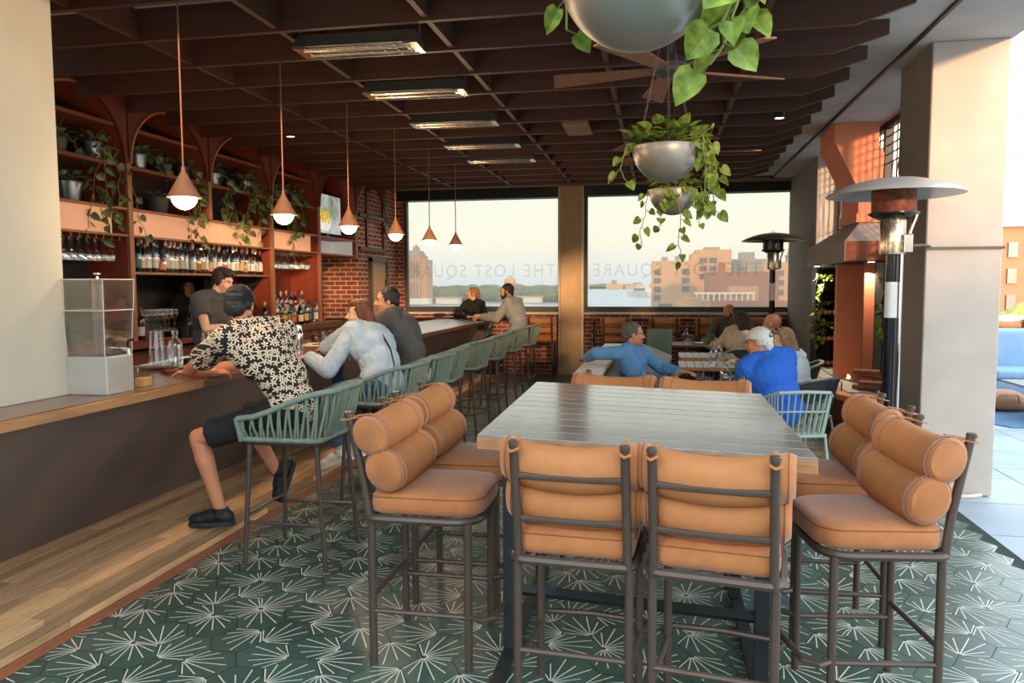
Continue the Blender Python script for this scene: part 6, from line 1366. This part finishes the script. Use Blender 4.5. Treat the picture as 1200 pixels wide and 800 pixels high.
# --- man in the patterned shirt on the nearest stool
r, hp, H3, hs, cf, crt, up = person('man in a black shirt with pale star flowers and dark cap, leaning on the bar', (-2.2, 4.25), dict(
    pelvis=(-2.18, 4.27, .905), neck=(-2.42, 4.22, 1.405), head=(-2.515, 4.255, 1.535), yaw=172, pyaw=185, face=(102, 14, 0),
    shL=(-2.47, 4.03, 1.345), shR=(-2.31, 4.42, 1.36), elL=(-2.93, 4.33, 1.115), wrL=(-2.84, 4.46, 1.09), hdL=(.25, .6, .0), hnL=(-.3, .1, -1), hsL=1, elR=(-2.75, 4.62, 1.12), wrR=(-3.02, 4.50, 1.092), hdR=(-.9, -.3, -.05),
    knL=(-2.74, 4.12, .735), anL=(-2.665, 4.21, .275), ftL=(-1, -.16, -.03), knR=(-2.66, 4.52, .80), anR=(-2.47, 4.56, .44), ftR=(-.25, -.25, -.95), curl=32), skin='skin_ruddy', top='flower_shirt', trousers='black_cotton', sleeve=.62, shorts=True, hair=('undercap', 'hair_black'), vox=.006, lean_out=.020, bulk=1.03)
cap(r, hp, H3, 'black_cotton', True, True)
# --- woman in denim
r, hp, H3, hs, *_ = person('woman in a pale denim jacket with auburn hair, head resting on her hand', (-2.2, 5.72), dict(
    pelvis=(-2.12, 5.62, .90), neck=(-2.32, 5.80, 1.285), head=(-2.40, 5.86, 1.418), yaw=160, pyaw=175, face=(200, 0, 0),
    elL=(-2.52, 5.50, 1.0), wrL=(-2.76, 5.66, 1.085), hdL=(-.9, .3, -.1), elR=(-2.80, 6.12, 1.12), wrR=(-2.46, 5.98, 1.35), hdR=(.25, -.25, .8), hnR=(0, -1, .1), hsR=-1,
    knL=(-2.52, 5.50, .80), anL=(-2.45, 5.52, .37), ftL=(-.9, -.1, -.3), knR=(-2.55, 5.74, .80), anR=(-2.42, 5.72, .36), ftR=(-.9, .1, -.3), curl=40), skin='skin_pale', top='denim_light', trousers='jean', shoes='shoe_white', hair=('long', 'hair_auburn'), fem=True, vox=.0065, collar='collar', lean_out=.032, brows='hair_auburn', bulk=1.12)
MB().tube([V((x+2.2, y-5.72, z)) for x, y, z in ((-2.27, 5.73, 1.335), (-2.13, 5.66, 1.26), (-2.045, 5.60, 1.16), (-1.99, 5.53, 1.05), (-1.98, 5.46, .96))], .008, 6, flat=(1.4, .6)).obj('bag_strap', 'sole', r)
tag(MB().box(-.05, .05, -.03, .03, 0, .34).tube([(0, 0, .33), (.0, 0, .40)], .006, 6).obj('handbag', 'navy'), 'small navy bag hanging from the hook under the bar beside the woman in denim', 'bag').location = (-2.90, 6.55, .64)
# --- man in the grey jacket
r, *_ = person('man in a dark grey jacket with short black hair, seated beside the woman in denim', (-2.2, 6.42), dict(
    pelvis=(-2.10, 6.30, .905), neck=(-2.28, 6.42, 1.385), head=(-2.385, 6.46, 1.515), yaw=178, pyaw=180, face=(205, 4, 0),
    elL=(-2.62, 6.16, 1.12), wrL=(-2.92, 6.34, 1.092), elR=(-2.58, 6.72, 1.12), wrR=(-2.90, 6.62, 1.092), knL=(-2.55, 6.2, .8), anL=(-2.4, 6.2, .38), knR=(-2.55, 6.42, .8), anR=(-2.4, 6.42, .38)), top='grey_jacket', trousers='black_cotton', hair=('short', 'hair_black'), collar='zip', vox=.007, lean_out=.024, beard=None)
MB().tube([V((.17, -.26, .86)), V((.20, -.05, .84)), V((.17, .16, .86))], .05, 8, flat=(1.0, .35)).obj('shirt_hem', 'flower_shirt_pale' if 'flower_shirt_pale' in MATS else 'paper', r)
# --- bartender
r, hp, H3, hs, *_ = person('bartender with wavy dark hair and a moustache, in a short-sleeved charcoal shirt', (-4.12, 6.5), dict(
    pelvis=(-4.18, 6.5, .98), neck=(-4.12, 6.53, 1.555), head=(-4.04, 6.56, 1.70), yaw=-20, pyaw=-10, face=(-8, 20, 4),
    elR=(-3.98, 6.16, 1.27), wrR=(-3.74, 6.42, 1.275), hdR=(.5, .7, -.1), elL=(-3.95, 6.88, 1.3), wrL=(-3.72, 6.72, 1.25), hdL=(.6, -.3, -.2),
    knL=(-4.15, 6.6, .51), anL=(-4.2, 6.6, .09), knR=(-4.15, 6.4, .51), anR=(-4.2, 6.4, .09), curl=55), skin='skin_pale', top='charcoal_shirt', trousers='black_cotton', sleeve=.62, hair=('messy', 'hair_dark'), vox=.0065, collar='collar', lean_out=.018)
MB().tube([hp(-.026, .093, -.056), hp(0, .107, -.048), hp(.026, .093, -.056)], [.003, .0062, .003], 8).obj('moustache', 'hair_dark', r)
# --- woman in the dim room behind the shelves
person('person in a black top standing in the dim space behind the beer taps', (-5.9, 8.75), dict(
    pelvis=(-5.9, 8.75, .98), neck=(-5.9, 8.75, 1.50), head=(-5.86, 8.73, 1.63), yaw=-55, face=(-50, 0), elR=(-5.95, 8.45, 1.33), wrR=(-5.70, 8.62, 1.38), elL=(-5.72, 8.98, 1.33), wrL=(-5.55, 8.75, 1.40),
    knL=(-5.85, 8.82, .5), anL=(-5.88, 8.82, .09), knR=(-5.88, 8.65, .5), anR=(-5.9, 8.65, .09)), top='black_cotton', trousers='black_cotton', hair=('tied', 'hair_dark'), fem=True, vox=.009)
# --- couple at the far end of the bar
r, *_ = person('woman in a black top with pinned-up light brown hair, at the far bar end', (-3.25, 13.28), dict(
    pelvis=(-3.25, 13.28, .90), neck=(-3.25, 13.22, 1.36), head=(-3.26, 13.20, 1.50), yaw=-95, face=(194, -14, 0), elR=(-3.52, 13.02, 1.12), wrR=(-3.22, 12.72, 1.10), hdR=(.7, -.4, .1), elL=(-2.98, 13.0, 1.12), wrL=(-3.06, 12.72, 1.11), hdL=(-.2, -.5, .1),
    knL=(-3.15, 12.9, .82), anL=(-3.15, 12.98, .4), knR=(-3.35, 12.9, .82), anR=(-3.35, 12.98, .4)), skin='skin_pale', top='black_cotton', trousers='black_cotton', hair=('bun', 'hair_light'), fem=True, vox=.008, brows='hair_light')
r, *_ = person('bearded man in a light grey hoodie on the last stool of the bar', (-2.2, 11.6), dict(
    pelvis=(-2.12, 11.45, .905), neck=(-2.22, 11.55, 1.41), head=(-2.32, 11.56, 1.55), yaw=165, face=(190, 6), elL=(-2.45, 11.42, 1.13), wrL=(-2.76, 11.62, 1.15), hdL=(-.9, .3, 0), elR=(-2.48, 11.85, 1.14), wrR=(-2.78, 11.82, 1.15), hdR=(-.9, .1, 0),
    knL=(-2.55, 11.35, .78), anL=(-2.45, 11.4, .38), knR=(-2.52, 11.62, .78), anR=(-2.42, 11.6, .38), curl=70), top='hoodie_grey', trousers='black_cotton', hair=('short', 'hair_dark'), beard='hair_dark', collar='hood', vox=.008, lean_out=.024)
# --- man with glasses in the booth
r, hp, H3, hs, *_ = person('grey-haired man with glasses in a blue quarter-zip, arm along the booth back', (-.2, 7.55), dict(
    pelvis=(-.18, 7.62, .555), neck=(-.27, 7.58, 1.03), head=(-.245, 7.55, 1.165), yaw=-10, face=(8, 4), shR=(-.33, 7.42, .985), shL=(-.2, 7.76, .99), elR=(-.60, 7.38, .985), wrR=(-.72, 7.58, .915), hdR=(-.3, .8, -.1), elL=(.02, 7.88, .80), wrL=(.22, 7.72, .78), hdL=(.8, -.3, 0),
    knL=(.22, 7.72, .52), anL=(.24, 7.72, .09), knR=(.22, 7.5, .52), anR=(.22, 7.46, .09), curl=25), skin='skin_ruddy', top='blue_zip', trousers='khaki', hair=('short', 'hair_grey'), collar='zip', vox=.0065, lean_out=.018, brows='hair_grey')
glasses(r, hp, hs)
# --- man in the blue polo
r, hp, H3, hs, *_ = person('white-haired man in a bright blue polo and white cap, back to the camera', (.95, 6.5), dict(
    pelvis=(1.0, 6.52, .575), neck=(.86, 6.56, 1.045), head=(.815, 6.60, 1.17), yaw=112, pyaw=105, face=(158, 8, 6), elL=(.70, 6.62, .83), wrL=(.66, 6.86, .785), hdL=(.1, .9, 0), elR=(1.1, 6.9, .78), wrR=(.82, 7.0, .775), hdR=(-.9, .2, 0),
    knL=(.82, 6.98, .54), anL=(.84, 6.92, .09), knR=(1.06, 7.0, .54), anR=(1.06, 6.95, .09)), skin='skin_ruddy', top='polo_blue', trousers='khaki', sleeve=.75, hair=('undercap', 'hair_white'), vox=.0065, collar='collar', lean_out=.022, bulk=1.15, brows='hair_white')
cap(r, hp, H3, 'cap_white', True, True)
# --- blonde woman
r, hp, H3, hs, *_ = person('blonde woman in a white hoodie with sunglasses pushed up on her head', (1.2, 7.3), dict(
    pelvis=(1.26, 7.36, .56), neck=(1.17, 7.36, 1.0), head=(1.12, 7.40, 1.13), yaw=150, face=(180, 6), elL=(.98, 7.25, .80), wrL=(.80, 7.42, .775), elR=(1.08, 7.65, .80), wrR=(.86, 7.55, .775), knL=(.9, 7.5, .53), anL=(.92, 7.5, .09), knR=(.98, 7.68, .53), anR=(1.0, 7.66, .09)), skin='skin_pale', top='white_hoodie', trousers='jean', hair=('long', 'hair_blonde'), fem=True, collar='hood', vox=.0065, lean_out=.022, brows='hair_light')
b = MB()
for s in (-1, 1): b.ball(hp(.032*s, .045, .105), (.026, .012, .018), 10, T=H3); b.tube([hp(.055*s, .04, .1), hp(.078*s, -.03, .06)], .003, 5)
b.obj('sunglasses', 'tv_black', r)
# --- bald man behind the cap
person('bald man in a navy shirt, seen over the white cap', (1.3, 8.85), dict(
    pelvis=(1.36, 8.82, .56), neck=(1.27, 8.86, 1.06), head=(1.235, 8.88, 1.205), yaw=160, face=(150, 4), elL=(1.02, 8.62, .82), wrL=(.92, 8.85, .80), hdL=(-.2, .8, 0), elR=(1.12, 9.12, .82), wrR=(.98, 9.02, .80), knL=(1.0, 8.8, .53), anL=(1.05, 8.8, .09), knR=(1.05, 9.05, .53), anR=(1.08, 9.02, .09)), skin='skin_ruddy', top='navy', trousers='jean', hair=None, vox=.008, lean_out=.018)
# --- woman in cream
person('woman in a cream sweater with long dark brown hair, facing the far table', (1.05, 10.6), dict(
    pelvis=(1.05, 10.58, .56), neck=(1.07, 10.62, 1.04), head=(1.075, 10.66, 1.17), yaw=110, face=(120, 4), elL=(.80, 10.66, .82), wrL=(.72, 10.90, .80), elR=(1.3, 10.75, .82), wrR=(1.12, 10.98, .80), knL=(.95, 11.0, .53), anL=(.95, 10.98, .09), knR=(1.15, 11.02, .53), anR=(1.15, 11.0, .09)), skin='skin_pale', top='cream_knit', trousers='black_cotton', hair=('long', 'hair_brown'), fem=True, vox=.008, lean_out=.022)
# --- man in olive
person('bald bearded man in an olive shirt facing the camera at the far table', (1.05, 12.6), dict(
    pelvis=(1.02, 12.72, .56), neck=(1.06, 12.55, 1.06), head=(1.08, 12.50, 1.215), yaw=-105, face=(215, 14), elL=(1.22, 12.36, .82), wrL=(1.0, 12.15, .80), hdL=(-.6, -.5, 0), elR=(.78, 12.40, .82), wrR=(.86, 12.12, .80), hdR=(.3, -.8, 0), knL=(1.12, 12.3, .53), anL=(1.1, 12.35, .09), knR=(.92, 12.28, .53), anR=(.92, 12.35, .09)), skin='skin', top='olive_shirt', trousers='jean', hair=('fringe', 'hair_grey'), beard='hair_grey', vox=.008, collar='collar', lean_out=.02, brows='hair_grey')
